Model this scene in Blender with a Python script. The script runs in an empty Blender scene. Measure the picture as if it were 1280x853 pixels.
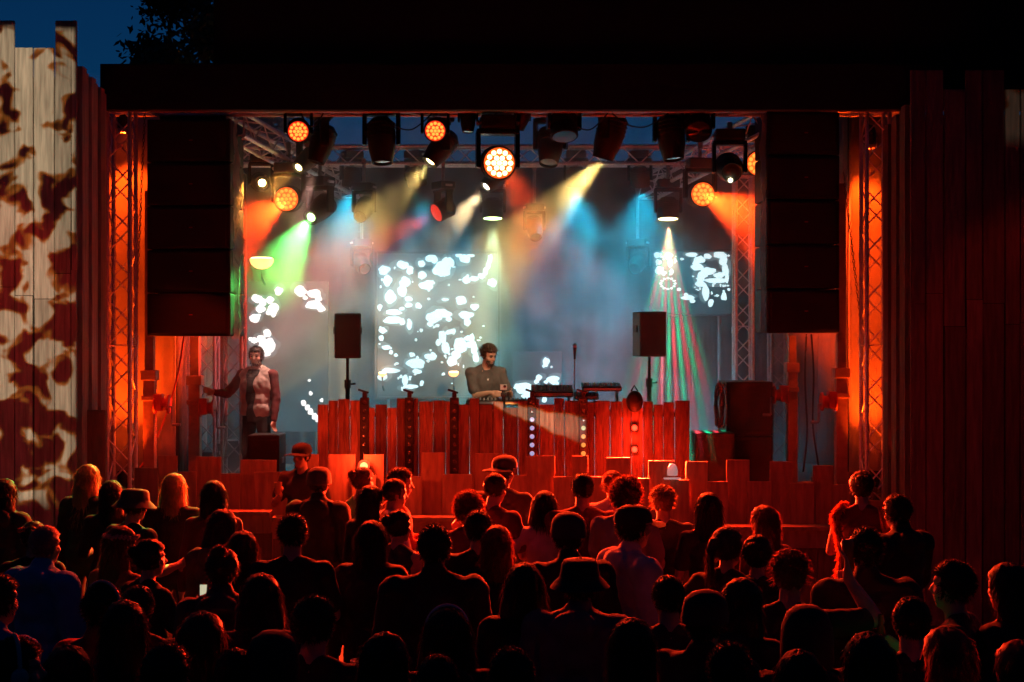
SKY=.36; SUNROT=0; RP=14.0; CR=10000.0; BP=3800.0; WP=6000.0; TP=1150.0; UPW=420.0; DP=.25; FLP=3.0; PJ=7500.0; PJ2=1.6; FW=800.0; HD=.075; HETERO=True; STR=2.4; GS=(1.3,4.2,7.7); KEY=2500.0
import bpy, bmesh, math, random
from mathutils import Vector, Matrix, noise, Quaternion
random.seed(11)
R = math.radians
sc = bpy.context.scene
COL = sc.collection
FP = 1778.0
def at(px, py, Y):
    return Vector(((px-640.0)*Y/FP, Y, 3.0-(py-426.5)*Y/FP))

# ------------------------------------------------------------------ materials
MATS = {}
def mat(name, col, rough=0.6, metal=0.0, emit=None, estr=0.0, var=0.0, scale=8.0, bump=0.0, island=0.0, stretch=(1,1,1), coat=0.0, spec=0.5):
    if name in MATS: return MATS[name]
    m = bpy.data.materials.new(name); m.use_nodes = True
    nt = m.node_tree; b = nt.nodes['Principled BSDF']
    b.inputs['Base Color'].default_value = (*col, 1)
    b.inputs['Roughness'].default_value = rough
    b.inputs['Metallic'].default_value = metal
    b.inputs['Specular IOR Level'].default_value = spec
    if coat: b.inputs['Coat Weight'].default_value = coat
    if emit:
        b.inputs['Emission Color'].default_value = (*emit, 1)
        b.inputs['Emission Strength'].default_value = estr
    if var or bump or island:
        tc = nt.nodes.new('ShaderNodeTexCoord'); mp = nt.nodes.new('ShaderNodeMapping')
        mp.inputs['Scale'].default_value = stretch
        nt.links.new(tc.outputs['Object'], mp.inputs['Vector'])
        nz = nt.nodes.new('ShaderNodeTexNoise'); nz.inputs['Scale'].default_value = scale
        nz.inputs['Detail'].default_value = 6
        nt.links.new(mp.outputs['Vector'], nz.inputs['Vector'])
        fac = nz.outputs['Fac']
        mr = nt.nodes.new('ShaderNodeMapRange')
        mr.inputs['From Min'].default_value = 0.3; mr.inputs['From Max'].default_value = 0.7
        mr.inputs['To Min'].default_value = 1-var; mr.inputs['To Max'].default_value = 1+var
        nt.links.new(fac, mr.inputs['Value'])
        val = mr.outputs['Result']
        if island:
            g = nt.nodes.new('ShaderNodeNewGeometry')
            mi = nt.nodes.new('ShaderNodeMapRange')
            mi.inputs['To Min'].default_value = 1-island; mi.inputs['To Max'].default_value = 1+island
            nt.links.new(g.outputs['Random Per Island'], mi.inputs['Value'])
            mu = nt.nodes.new('ShaderNodeMath'); mu.operation = 'MULTIPLY'
            nt.links.new(val, mu.inputs[0]); nt.links.new(mi.outputs['Result'], mu.inputs[1])
            val = mu.outputs[0]
        vm = nt.nodes.new('ShaderNodeVectorMath'); vm.operation = 'SCALE'
        vm.inputs[0].default_value = col
        nt.links.new(val, vm.inputs['Scale'])
        nt.links.new(vm.outputs['Vector'], b.inputs['Base Color'])
        if bump:
            bp = nt.nodes.new('ShaderNodeBump'); bp.inputs['Strength'].default_value = bump
            bp.inputs['Distance'].default_value = 0.02
            nt.links.new(fac, bp.inputs['Height']); nt.links.new(bp.outputs['Normal'], b.inputs['Normal'])
    MATS[name] = m
    return m

black = mat('black_paint', (0.012,0.012,0.013), 0.55, var=.3, scale=14)
blackg = mat('black_gloss', (0.012,0.012,0.014), 0.25)
grille = mat('speaker_grille', (0.016,0.015,0.015), 0.7, var=.4, scale=120)
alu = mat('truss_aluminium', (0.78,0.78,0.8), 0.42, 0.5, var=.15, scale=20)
alu_shaded = mat('shaded_aluminium', (0.22,0.21,0.21), 0.5, 0.4, var=.2, scale=20)  # darker copy of the truss aluminium, painting shade on the inner towers
steel = mat('dull_steel', (0.35,0.35,0.36), 0.45, 0.8, var=.2, scale=12)
mast_paint = mat('mast_paint', (0.36,0.22,0.16), 0.5, 0.1, var=.25, scale=9)
wood = mat('booth_planks', (0.30,0.17,0.10), 0.75, var=.5, scale=3.2, stretch=(9,9,1), island=.6, bump=.8)
board_m = mat('parapet_plywood', (0.32,0.2,0.12), 0.7, var=.3, scale=3, stretch=(6,6,1), bump=.3)
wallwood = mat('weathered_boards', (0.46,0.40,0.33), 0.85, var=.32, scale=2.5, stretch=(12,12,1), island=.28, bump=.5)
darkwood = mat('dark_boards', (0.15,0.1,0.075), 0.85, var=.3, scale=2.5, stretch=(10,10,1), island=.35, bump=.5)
canvas = mat('grey_canvas', (0.42,0.40,0.38), 0.9, var=.18, scale=3, bump=.4)
drape = mat('black_drape', (0.035,0.037,0.04), 0.9, var=.25, scale=2)
ground_m = mat('trodden_ground', (0.02,0.018,0.017), 0.95, var=.4, scale=1.5, bump=.4)
deck_m = mat('deck_plywood', (0.05,0.045,0.04), 0.6, var=.3, scale=4)
roof_m = mat('roof_sheet', (0.004,0.004,0.0045), 0.9)
winch_m = mat('winch_paint', (0.5,0.07,0.04), 0.45)

# ------------------------------------------------------------------ mesh helper
def wloc(o):
    v = Vector((0,0,0))
    while o is not None:
        v = v + o.location; o = o.parent
    return v
class MB:
    def __init__(s): s.v=[]; s.f=[]; s.mi=[]; s.m=0
    def add(s, vs, fs):
        k=len(s.v); s.v += [Vector(a) for a in vs]
        for f in fs: s.f.append([i+k for i in f]); s.mi.append(s.m)
    def box(s, c, size, rot=None, bev=0.0, top=None):
        hx,hy,hz = [a/2 for a in size]; c=Vector(c)
        t = top or (1,1)
        vs=[Vector((x*hx*(t[0] if z>0 else 1),y*hy*(t[1] if z>0 else 1),z*hz)) for z in (-1,1) for x,y in ((-1,-1),(1,-1),(1,1),(-1,1))]
        fs=[(3,2,1,0),(4,5,6,7),(0,1,5,4),(1,2,6,5),(2,3,7,6),(3,0,4,7)]
        if bev>0:
            bm=bmesh.new(); bv=[bm.verts.new(v) for v in vs]
            for f in fs: bm.faces.new([bv[i] for i in f])
            bmesh.ops.bevel(bm, geom=bm.edges[:], offset=bev, segments=2, affect='EDGES', profile=0.6)
            bm.verts.index_update(); vs=[v.co.copy() for v in bm.verts]; fs=[[v.index for v in f.verts] for f in bm.faces]; bm.free()
        if rot is not None: vs=[rot@v for v in vs]
        s.add([v+c for v in vs], fs)
    def tube(s, pts, r, n=8, caps=True, r2=None):
        pts=[Vector(p) for p in pts]; rings=[]; L=len(pts)
        for i,p in enumerate(pts):
            d=(pts[min(i+1,L-1)]-pts[max(i-1,0)]).normalized()
            u=d.cross(Vector((0,0,1)))
            if u.length<.05: u=d.cross(Vector((1,0,0)))
            u.normalize(); w=d.cross(u)
            rr = r if r2 is None else r+(r2-r)*i/(L-1)
            rings.append([p+(u*math.cos(a)+w*math.sin(a))*rr for a in [2*math.pi*k/n for k in range(n)]])
        vs=[v for rg in rings for v in rg]; fs=[]
        for i in range(L-1):
            for k in range(n):
                fs.append((i*n+k, i*n+(k+1)%n, (i+1)*n+(k+1)%n, (i+1)*n+k))
        if caps: fs.append(tuple(range(n))[::-1]); fs.append(tuple(range((L-1)*n, L*n)))
        s.add(vs, fs)
    def lathe(s, prof, c, q=None, n=20):
        c=Vector(c); vs=[]; fs=[]; m=len(prof)
        for r,z in prof:
            for k in range(n):
                a=2*math.pi*k/n; v=Vector((max(r,1e-4)*math.cos(a),max(r,1e-4)*math.sin(a),z))
                if q is not None: v=q@v
                vs.append(v+c)
        for i in range(m-1):
            for k in range(n): fs.append((i*n+k,i*n+(k+1)%n,(i+1)*n+(k+1)%n,(i+1)*n+k))
        fs.append(tuple(range(n))[::-1]); fs.append(tuple(range((m-1)*n,m*n)))
        s.add(vs,fs)
    def ball(s, c, r, sub=2, q=None):
        bm=bmesh.new(); bmesh.ops.create_icosphere(bm, subdivisions=sub, radius=1)
        r = (r,r,r) if not hasattr(r,'__len__') else r
        bm.verts.index_update()
        vs=[Vector((v.co.x*r[0],v.co.y*r[1],v.co.z*r[2])) for v in bm.verts]
        if q is not None: vs=[q@v for v in vs]
        c=Vector(c)
        s.add([v+c for v in vs],[[v.index for v in f.verts] for f in bm.faces]); bm.free()
    def build(s, name, m, parent=None, smooth=False):
        off = wloc(parent) if parent is not None else Vector((0,0,0))
        me=bpy.data.meshes.new(name); me.from_pydata([v-off for v in s.v],[],s.f)
        for x in (m if isinstance(m,(list,tuple)) else [m]): me.materials.append(x)
        if isinstance(m,(list,tuple)): me.polygons.foreach_set('material_index', s.mi)
        me.validate()
        if smooth:
            me.polygons.foreach_set('use_smooth',[True]*len(me.polygons))
            me.set_sharp_from_angle(angle=R(38))
        o=bpy.data.objects.new(name,me); COL.objects.link(o)
        if parent is not None: o.parent=parent
        return o
def tag(o, label=None, cat=None, group=None, kind=None):
    if label: o['label']=label
    if cat: o['category']=cat
    if group: o['group']=group
    if kind: o['kind']=kind
    return o
def thing(name, loc, label, cat, group=None):
    o=bpy.data.objects.new(name,None); COL.objects.link(o); o.location=loc; o.empty_display_size=.1
    return tag(o,label,cat,group,'thing')
def rebase(o, loc):
    """move a mesh object's origin to loc"""
    loc=Vector(loc); o.data.transform(Matrix.Translation(-loc)); o.location=loc
    return o

# ------------------------------------------------------------------ camera, sky
cd=bpy.data.cameras.new('camera'); cam=bpy.data.objects.new('camera',cd); COL.objects.link(cam)
cam.location=(0,0,3); cam.rotation_euler=(R(90),0,0); cd.sensor_width=36; cd.lens=36*FP/1280; cd.clip_end=2000
cd.clip_start=.05
sc.camera=cam
w=bpy.data.worlds.new('World'); sc.world=w; w.use_nodes=True
nt=w.node_tree; bg=nt.nodes['Background']; sky=nt.nodes.new('ShaderNodeTexSky')
sky.sky_type='NISHITA'; sky.sun_disc=False; sky.sun_elevation=R(-3.0); sky.sun_rotation=R(SUNROT); sky.air_density=1.0; sky.dust_density=0.2; sky.ozone_density=3.5
tint=nt.nodes.new('ShaderNodeVectorMath'); tint.operation='MULTIPLY'; tint.inputs[1].default_value=(.08,.82,.98)
nt.links.new(sky.outputs[0],tint.inputs[0]); nt.links.new(tint.outputs[0],bg.inputs[0]); bg.inputs[1].default_value=SKY
sc.view_settings.view_transform='Standard'; sc.view_settings.look='None'; sc.view_settings.exposure=0; sc.view_settings.gamma=1
sc.cycles.use_denoising=True; sc.cycles.denoiser='OPENIMAGEDENOISE'
sc.cycles.max_bounces=6; sc.cycles.diffuse_bounces=3; sc.cycles.volume_bounces=1; sc.cycles.transparent_max_bounces=8
sc.cycles.use_light_tree=True; sc.cycles.sample_clamp_indirect=4
sc.cycles.caustics_reflective=False; sc.cycles.caustics_refractive=False

# ------------------------------------------------------------------ lamps
def spot(name, loc, tgt, col, power, deg, blend=.4, rad=.06, parent=None):
    l=bpy.data.lights.new(name,'SPOT'); l.energy=power; l.color=col; l.spot_size=R(deg); l.spot_blend=blend; l.shadow_soft_size=rad
    o=bpy.data.objects.new(name,l); COL.objects.link(o)
    o.location=Vector(loc); d=(Vector(tgt)-Vector(loc)); o.rotation_euler=d.to_track_quat('-Z','Y').to_euler()
    if parent is not None:
        o.parent=parent; o.location=Vector(loc)-wloc(parent)
    return o
def barn(o,u0,u1,v0,v1,fe=.03):
    '''barn doors: the lamp lights only between these direction ratios of its own frame'''
    l=o.data; l.use_nodes=True; nt=l.node_tree; N=nt.nodes; L=nt.links; em=N['Emission']
    tc=N.new('ShaderNodeTexCoord'); sx=N.new('ShaderNodeSeparateXYZ'); L.new(tc.outputs['Normal'],sx.inputs[0])
    def M(op,a,b):
        n=N.new('ShaderNodeMath'); n.operation=op
        for i,x in enumerate((a,b)):
            if isinstance(x,(int,float)): n.inputs[i].default_value=x
            else: L.new(x,n.inputs[i])
        return n.outputs[0]
    nz=M('MULTIPLY',sx.outputs['Z'],-1.0); u=M('DIVIDE',sx.outputs['X'],nz); v=M('DIVIDE',sx.outputs['Y'],nz)
    def soft(val,lo,hi):
        n=N.new('ShaderNodeMapRange'); n.inputs['From Min'].default_value=lo; n.inputs['From Max'].default_value=hi; L.new(val,n.inputs['Value']); return n.outputs['Result']
    m=M('MULTIPLY',M('MULTIPLY',soft(u,u0,u0+fe),soft(u,u1,u1-fe)),M('MULTIPLY',soft(v,v0,v0+fe),soft(v,v1,v1-fe)))
    L.new(m,em.inputs['Strength']); return o
def uv(o,p):
    q=o.rotation_euler.to_matrix().inverted()@(Vector(p)-wloc(o)); return q.x/-q.z,q.y/-q.z
def point(name, loc, col, power, rad=.05, parent=None):
    l=bpy.data.lights.new(name,'POINT'); l.energy=power; l.color=col; l.shadow_soft_size=rad
    o=bpy.data.objects.new(name,l); COL.objects.link(o); o.location=Vector(loc)-(wloc(parent) if parent is not None else Vector((0,0,0)))
    if parent is not None: o.parent=parent
    return o

# ------------------------------------------------------------------ ground and stage
m=MB(); m.add([(-300,-60,0),(300,-60,0),(300,500,0),(-300,500,0)],[(0,1,2,3)])
tag(m.build('ground',ground_m),'dark trodden ground under the crowd','ground',kind='structure')

DECK=1.15
t=thing('stage',(0,16.1,0),'raised dark stage deck behind the low plywood boards','stage')
m=MB(); m.box((0,18.9,DECK-.1),(10.2,5.6,.2),bev=.01); m.build('deck',deck_m,t)
m=MB()
x=-5.1
while x<5.1:
    m.box((x+.09,16.16,.47),(.172,.04,.94)); x+=.18
m.build('skirt',darkwood,t)

# backdrop, side drapes
def pleat(name, a, b, z0, z1, amp, wl, mt, label, cat='curtain', n=None):
    a=Vector(a); b=Vector(b); L=(b-a).length; d=(b-a)/L; nrm=Vector((d.y,-d.x,0)); n=n or int(L/wl*8)
    vs=[];fs=[]; rows=9
    for i in range(n+1):
        u=i/n; ph=2*math.pi*u*L/wl
        for j in range(rows):
            v=j/(rows-1)
            o=amp*math.sin(ph+1.5*noise.noise((u*9,v*1.3,amp*50)))*(1.15-.5*v)+.6*amp*noise.noise((u*20,v*3,3))
            p=a+d*(u*L)+nrm*o; vs.append((p.x,p.y,z0+(z1-z0)*v))
    for i in range(n):
        for j in range(rows-1): k=i*rows+j; fs.append((k,k+rows,k+rows+1,k+1))
    mm=MB(); mm.add(vs,fs); o=mm.build(name,mt,smooth=True); o.location=(0,0,0)
    sm=o.modifiers.new('thick','SOLIDIFY'); sm.thickness=.02
    return tag(o,label,cat,kind='thing')
pleat('backdrop_curtain',(-4.7,21.5,0),(4.7,21.5,0),DECK,5.72,.05,.42,drape,'wide dark pleated curtain hanging across the back of the stage')
pleat('side_curtain',(-4.12,17.35,0),(-4.65,21.4,0),DECK,5.9,.05,.5,drape,'dark curtain closing the stage on the side of the man in the vest')
pleat('side_curtain',(4.65,21.4,0),(4.12,17.35,0),DECK,5.9,.05,.5,drape,'dark curtain closing the stage behind the tall subwoofer cabinets')
pleat('canvas_panel',(-4.95,17.3,0),(-4.1,17.3,0),DECK,5.9,.02,.3,canvas,'grey canvas panel glowing orange behind the lattice tower beside the projected boards','canvas panel')
pleat('canvas_panel',(4.1,17.3,0),(4.95,17.3,0),DECK,5.9,.02,.3,canvas,'grey canvas panel glowing orange behind the lattice tower beside the dark board wall','canvas panel')

# roof
t=thing('stage_canopy',(0,16.2,5.6),'black roof over the stage with a deep straight fascia','roof')
m=MB(); m.box((1.0,16.12,(5.61+6.13)/2),(11.3,.14,.52),bev=.01); m.build('fascia',roof_m,t)
m=MB()
m.add([(-3.42,16.3,6.05),(8,16.3,6.05),(8,16.3,9.5),(-3.42,16.3,7.6),(-3.42,18.0,6.35),(8,18.0,6.35),(8,18.0,10),(-3.42,18.0,8.1)],
      [(0,1,2,3),(7,6,5,4),(0,4,5,1),(1,5,6,2),(2,6,7,3),(3,7,4,0)])
m.build('gable',roof_m,t)

# ------------------------------------------------------------------ board walls
def planks(m, x0, x1, y, z0, tops, w, dy=.035):
    x=x0
    while x<x1-.03:
        ww=min(w*random.uniform(.8,1.2), x1-x)
        zt=tops(x+ww/2)
        jy=random.uniform(-.012,.012)
        mid=z0+(zt-z0)*random.uniform(.55,.6)
        m.box((x+ww/2,y+jy,(z0+mid)/2),(ww-.014,dy,mid-z0-.006),rot=Matrix.Rotation(random.uniform(-.003,.003),3,'Y'))
        m.box((x+ww/2,y+jy*.5,(mid+zt)/2),(ww-.014,dy,zt-mid-.006),rot=Matrix.Rotation(random.uniform(-.003,.003),3,'Y'))
        x+=ww
WY=15.0
def zpx(py,Y): return 3-(py-426.5)*Y/FP
ex=at(97,0,WY).x
t=thing('board_wall',(-6,WY,0),'tall wall of pale boards lit by blotchy cream projections','wall')
def ltop(x):
    px=x*FP/WY+640
    return zpx(26,WY) if (px<27 and px>-20) or px>62 else zpx(60,WY)
m=MB(); planks(m,ex-3.2,ex,WY,0,ltop,.185); m.build('front_boards',wallwood,t)
m=MB()
for i in range(6):
    y=WY+.06+i*.17
    m.box((ex-.02,y+.07,zpx(58,WY)/2-.1),(.05 if i%2 else .11,.15,zpx(58,WY)-.2-i*.05))
m.build('side_boards',wallwood,t)
m=MB(); m.box((ex-1.7,WY+.6,2.9),(3.1,1.0,5.8)); m.build('core',roof_m,t)
a=at(94,513,15.3); b=at(131,600,15.3)
m=MB(); m.box(((a.x+b.x)/2,15.35,a.z/2),(b.x-a.x,.05,a.z)); o=m.build('plywood_sheet',board_m)
rebase(o,((a.x+b.x)/2,15.35,0)); tag(o,'plain upright plywood sheet at the foot of the projected board wall','plywood sheet',kind='thing')

exr=at(1137,0,WY).x
t=thing('board_wall',(6,WY,0),'tall dark red board wall at the unlit side of the stage','wall')
def rtop(x):
    px=x*FP/WY+640
    return zpx(88,WY) if int((px-1137)/38)%2==0 else zpx(112,WY)
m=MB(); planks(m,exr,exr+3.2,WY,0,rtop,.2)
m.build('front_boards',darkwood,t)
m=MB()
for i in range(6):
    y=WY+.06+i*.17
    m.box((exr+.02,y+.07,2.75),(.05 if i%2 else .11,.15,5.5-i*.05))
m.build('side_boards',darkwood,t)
m=MB(); m.box((exr+1.7,WY+.6,2.7),(3.1,1.0,5.4)); m.build('core',roof_m,t)

# crowd barrier
t=thing('crowd_barrier',(0,15.4,0),'long low wooden barrier with a flat rail between crowd and stage','barrier')
for (x0,x1,zt) in ((-5.6,-2.6,1.16),(-2.59,.3,1.10),(.31,3.45,1.0)):
    m=MB(); m.box(((x0+x1)/2,15.4,zt-.02),(x1-x0-.01,.22,.045),bev=.008); m.build('rail',board_m,t)
    m=MB(); m.box(((x0+x1)/2,15.37,zt-.14),(x1-x0-.01,.05,.19)); m.build('rail_board',board_m,t)
    m=MB()
    x=x0
    while x<x1-.05:
        m.box((x+.1,15.42,(zt-.24)/2),(.195,.03,zt-.24)); x+=.2
    m.build('panel',darkwood,t)

# parapet boards in front of the stage
t=thing('stage_parapet',(0,16.0,0),'row of plywood boards of uneven height along the stage front','parapet')
BACK=[(97,132,590),(198,222,570),(244,276,571),(300,345,575),(372,398,568),(410,444,568),(455,480,568),(527,556,566),(594,633,567),(658,694,570),(715,735,570),(757,787,572),(810,843,576),(857,884,577),(908,937,575),(962,990,577),(1016,1042,582),(1060,1085,590)]
FRONT=[(168,198,585),(222,246,590),(276,300,592),(318,372,590),(398,412,598),(440,470,594),(484,528,596),(553,590,593),(632,658,594),(692,716,596),(735,760,596),(785,812,598),(838,862,600),(884,910,602),(934,964,602),(988,1018,604),(1040,1064,606)]
for lst,Y in ((BACK,16.02),(FRONT,15.95)):
    for (x0,x1,py) in lst:
        a=at(x0,py,Y); b=at(x1,py,Y)
        m=MB(); m.box(((a.x+b.x)/2,Y,(a.z+.55)/2),(b.x-a.x,.03,a.z-.55),rot=Matrix.Rotation(random.uniform(-.012,.012),3,'Y'),bev=.004); m.build('board',board_m,t)
m=MB(); m.box((0,16.06,.75),(9.3,.03,.9)); m.build('backing_board',board_m,t)

# ------------------------------------------------------------------ trusses
def truss_mesh(A, B, wd, rc=.024, rl=.010, up=None, step=None):
    A=Vector(A);B=Vector(B);d=(B-A);L=d.length;d/=L
    up=Vector(up or ((0,0,1) if abs(d.z)<.9 else (0,1,0))); u=d.cross(up).normalized(); v=u.cross(d).normalized(); h=wd/2
    cs=[u*h+v*h,u*h-v*h,-u*h-v*h,-u*h+v*h]
    step=step or wd*1.05; n=max(2,round(L/step)); lac=MB()
    for f in range(4):
        c0,c1=cs[f],cs[(f+1)%4]
        for i in range(n):
            p=A+d*(L*i/n); q=A+d*(L*(i+1)/n)
            if i%2==f%2: lac.tube([p+c0,q+c1],rl,6)
            else: lac.tube([p+c1,q+c0],rl,6)
        for e in (A,A+d*(L/2),B-d*.001): lac.tube([e+c0,e+c1],rl*1.1,6)
    ch=[]
    for c in cs:
        mm=MB(); mm.tube([A+c,B+c],rc,10)
        for k in range(1,int(L/1.0)):
            p=A+c+d*k*1.0; mm.tube([p-d*.045,p+d*.045],rc*1.25,10)
        ch.append(mm)
    return ch,lac
def truss(name,A,B,wd,label,cat,group=None,base=False,mt=None,**k):
    t=thing(name,A,label,cat,group)
    ch,lac=truss_mesh(A,B,wd,**k)
    for c in ch: c.build('chord',mt or alu,t,True)
    lac.build('lacing',mt or alu,t,True)
    if base:
        mm=MB(); mm.box((A[0],A[1],A[2]+.01),(wd*2,wd*2,.02),bev=.004); mm.build('base_plate',steel,t)
    return t
g='lattice truss towers around the stage'
truss('truss_tower',(at(152,0,16.5).x,16.5,0),(at(152,0,16.5).x,16.5,5.9),.26,'lattice truss tower between the projected board wall and hanging speakers','truss tower',g,True)
truss('truss_tower',(at(1094,0,16.5).x,16.5,0),(at(1094,0,16.5).x,16.5,5.9),.26,'lattice truss tower beside the dark red board wall','truss tower',g,True)
truss('truss_tower',(at(292,0,18.6).x,18.6,DECK),(at(292,0,18.6).x,18.6,5.2),.25,'inner truss tower right behind the man in the vest','truss tower',g,True,alu_shaded)
truss('truss_tower',(at(259,0,19.2).x,19.2,DECK),(at(259,0,19.2).x,19.2,5.2),.25,'inner truss tower between two mast posts below the hanging speakers','truss tower',g,True,alu_shaded)
truss('truss_tower',(at(929,0,19.5).x,19.5,DECK),(at(929,0,19.5).x,19.5,5.25),.23,'inner truss tower beside the small lit video screen','truss tower',g,True)
truss('truss_tower',(at(973,0,19.9).x,19.9,DECK),(at(973,0,19.9).x,19.9,5.25),.23,'dim inner truss tower below the hanging speakers, behind the subwoofers','truss tower',g,True,alu_shaded)
truss('roof_truss',(-4.7,16.75,5.83),(4.7,16.75,5.83),.29,'long front truss under the roof fascia, carrying most lamps','truss')
truss('roof_truss',(-4.0,19.6,5.55),(4.0,19.6,5.55),.24,'long rear truss crossing the haze behind the hanging lamps','truss')
truss('roof_truss',(-3.32,16.95,5.58),(-2.36,20.7,5.22),.27,'slanting corner truss running inward above the man in the vest','truss',rc=.028)
truss('roof_truss',(3.12,16.95,5.62),(1.95,20.7,5.2),.27,'slanting corner truss running inward above the small video screen','truss',rc=.028)

# ------------------------------------------------------------------ hanging speakers
cover_m=mat('speaker_cover',(0.011,0.011,0.012),0.6,var=.4,scale=6)
badge_m=mat('red_badge',(0.35,0.02,0.02),0.5)
def pa(x0,x1,y0,y1,Y,rz,label,side):
    a=at(x0,y0,Y); b=at(x1,y1,Y); cx=(a.x+b.x)/2; W=b.x-a.x
    t=thing('speaker_stack',(cx,Y+.35,b.z),label,'hanging speakers','speaker stacks hanging beside the stage')
    n=5; H=(a.z-b.z)/n; rot=Matrix.Rotation(rz,3,'Z')
    piv=Vector((cx,Y+.35,0))
    for i in range(n):
        z=b.z+H*(i+.5); sh=1-.05*(1-i/(n-1))*0 - (.12 if i==0 else .04 if i==1 else 0)*0
        m=MB(); m.box(Vector((0,0,z))+piv,(W,.66,H-.012),rot=rot,bev=.02); c=m.build('cabinet',cover_m,t)
        m=MB(); m.box(Vector((0,0,z))+piv+rot@Vector((0,-.335,0)),(W*.9,.015,H*.86),rot=rot,bev=.005); m.build('grille',grille,c)
        m=MB(); m.box(Vector((0,0,z))+piv+rot@Vector((.03,-.345,H*.0)),(.04,.008,.012),rot=rot); m.build('badge',badge_m,c)
    m=MB()
    for dx in (-.3,.3):
        m.tube([piv+rot@Vector((dx,0,0))+Vector((0,0,a.z)),piv+rot@Vector((dx,0,0))+Vector((0,0,5.75))],.02)
    m.box(piv+Vector((0,0,a.z+.03)),(W*.8,.3,.05),rot=rot); m.build('rigging_frame',black,t)
pa(184,290,148,421,16.55,R(-3),'black speaker stack hanging beside the tower near the man in the vest','l')
pa(957,1049,138,417,16.55,R(3),'black speaker stack hanging above the subwoofer cabinets','r')

plastic=bpy.data.materials.new('plastic_sheet'); plastic.use_nodes=True
pn=plastic.node_tree; pb=pn.nodes['Principled BSDF']; pb.inputs['Base Color'].default_value=(.7,.7,.7,1); pb.inputs['Roughness'].default_value=.18; pb.inputs['Alpha'].default_value=.45
def sheet(px0,px1,py0,py1,Y,label,seed):
    n=10;k=40;vs=[];fs=[]
    for j in range(k+1):
        for i in range(n+1):
            u=i/n;v=j/k
            p=at(px0+(px1-px0)*u+5*(v)*(1 if seed==1 else -1)*u, py0+(py1-py0)*v, Y)
            q=.09*noise.noise((u*2.5+seed*7,v*9,0))+.05*noise.noise((u*7,v*30,seed))
            vs.append((p.x+.6*q,p.y+q+.35*u*(1 if seed==1 else -1)*0,p.z))
    for j in range(k):
        for i in range(n): a=j*(n+1)+i; fs.append((a,a+1,a+n+2,a+n+1))
    m=MB(); m.add(vs,fs); o=m.build('plastic_sheet',plastic)
    rebase(o,at((px0+px1)/2,py1,Y)); tag(o,label,'plastic sheet',kind='thing')
sheet(282,299,150,424,16.7,'crumpled clear plastic hanging on the speaker stack above the vest man',1)
sheet(951,961,142,415,16.6,'narrow crumpled plastic strip on the speaker stack above the subwoofers',2)

# ------------------------------------------------------------------ lifting masts with winches
def mast(px,wpx,Y,py_top,py_w,label,side):
    x=at(px,0,Y).x; wd=wpx*Y/FP; zt=zpx(py_top,Y); zw=zpx(py_w,Y)
    t=thing('lifting_mast',(x,Y,DECK),label,'lifting mast','lifting masts at the stage sides')
    m=MB(); m.box((x,Y,(DECK+zw+.3)/2),(wd,wd,zw+.3-DECK),bev=.006); m.build('outer_tube',mast_paint,t)
    m=MB(); m.box((x,Y,(zw+.3+zt)/2),(wd*.78,wd*.78,zt-zw-.3),bev=.005); m.build('inner_tube',mast_paint,t)
    m=MB(); m.box((x,Y,zw+.32),(wd*1.35,wd*1.35,.12),bev=.01); m.build('collar',mast_paint,t)
    m=MB(); m.box((x,Y,zw+.05),(wd*1.3,wd*1.3,.06),bev=.01); m.build('winch_bracket',mast_paint,t)
    wx=x+side*(wd*.5+.09)
    wi=MB(); wi.box((x+side*(wd*.5+.05),Y-.05,zw),(.10,.16,.20),bev=.012); wi.lathe([(.0,-.09),(.11,-.09),(.115,-.07),(.07,-.06),(.07,.06),(.115,.07),(.11,.09),(0,.09)],(wx,Y-.05,zw-.02),Quaternion((0,1,0),R(90)))
    wo=wi.build('winch',winch_m,t,True)
    h=MB(); h.tube([(wx+side*.08,Y-.06,zw-.05),(wx+side*.12,Y-.06,zw-.05),(wx+side*.13,Y-.1,zw-.26)],.014); h.tube([(wx+side*.13,Y-.1,zw-.26),(wx+side*.23,Y-.1,zw-.26)],.018); h.build('crank_handle',steel,wo,True)
    for ang in (40,140,220,320):
        m=MB(); c=Vector((x,Y,DECK)); d=Vector((math.cos(R(ang)),math.sin(R(ang)),0))
        m.tube([c+Vector((0,0,.08)),c+d*.45+Vector((0,0,.06))],.03); m.tube([c+d*.43+Vector((0,0,0.0)),c+d*.43+Vector((0,0,.14))],.035); m.build('outrigger',mast_paint,t)
    return t
mast(187.5,14,16.9,239,503,'red lit lifting mast between front tower and hanging speakers',1)
mast(244,14,17.6,421,508,'orange lit lifting mast below the hanging speakers near the vest man',1)
mast(1051,14,16.9,230,500,'red lifting mast beside the tower at the dark board wall',-1)
mast(990,12,17.6,420,492,'dim red lifting mast right behind the subwoofer cabinets',-1)

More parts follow.
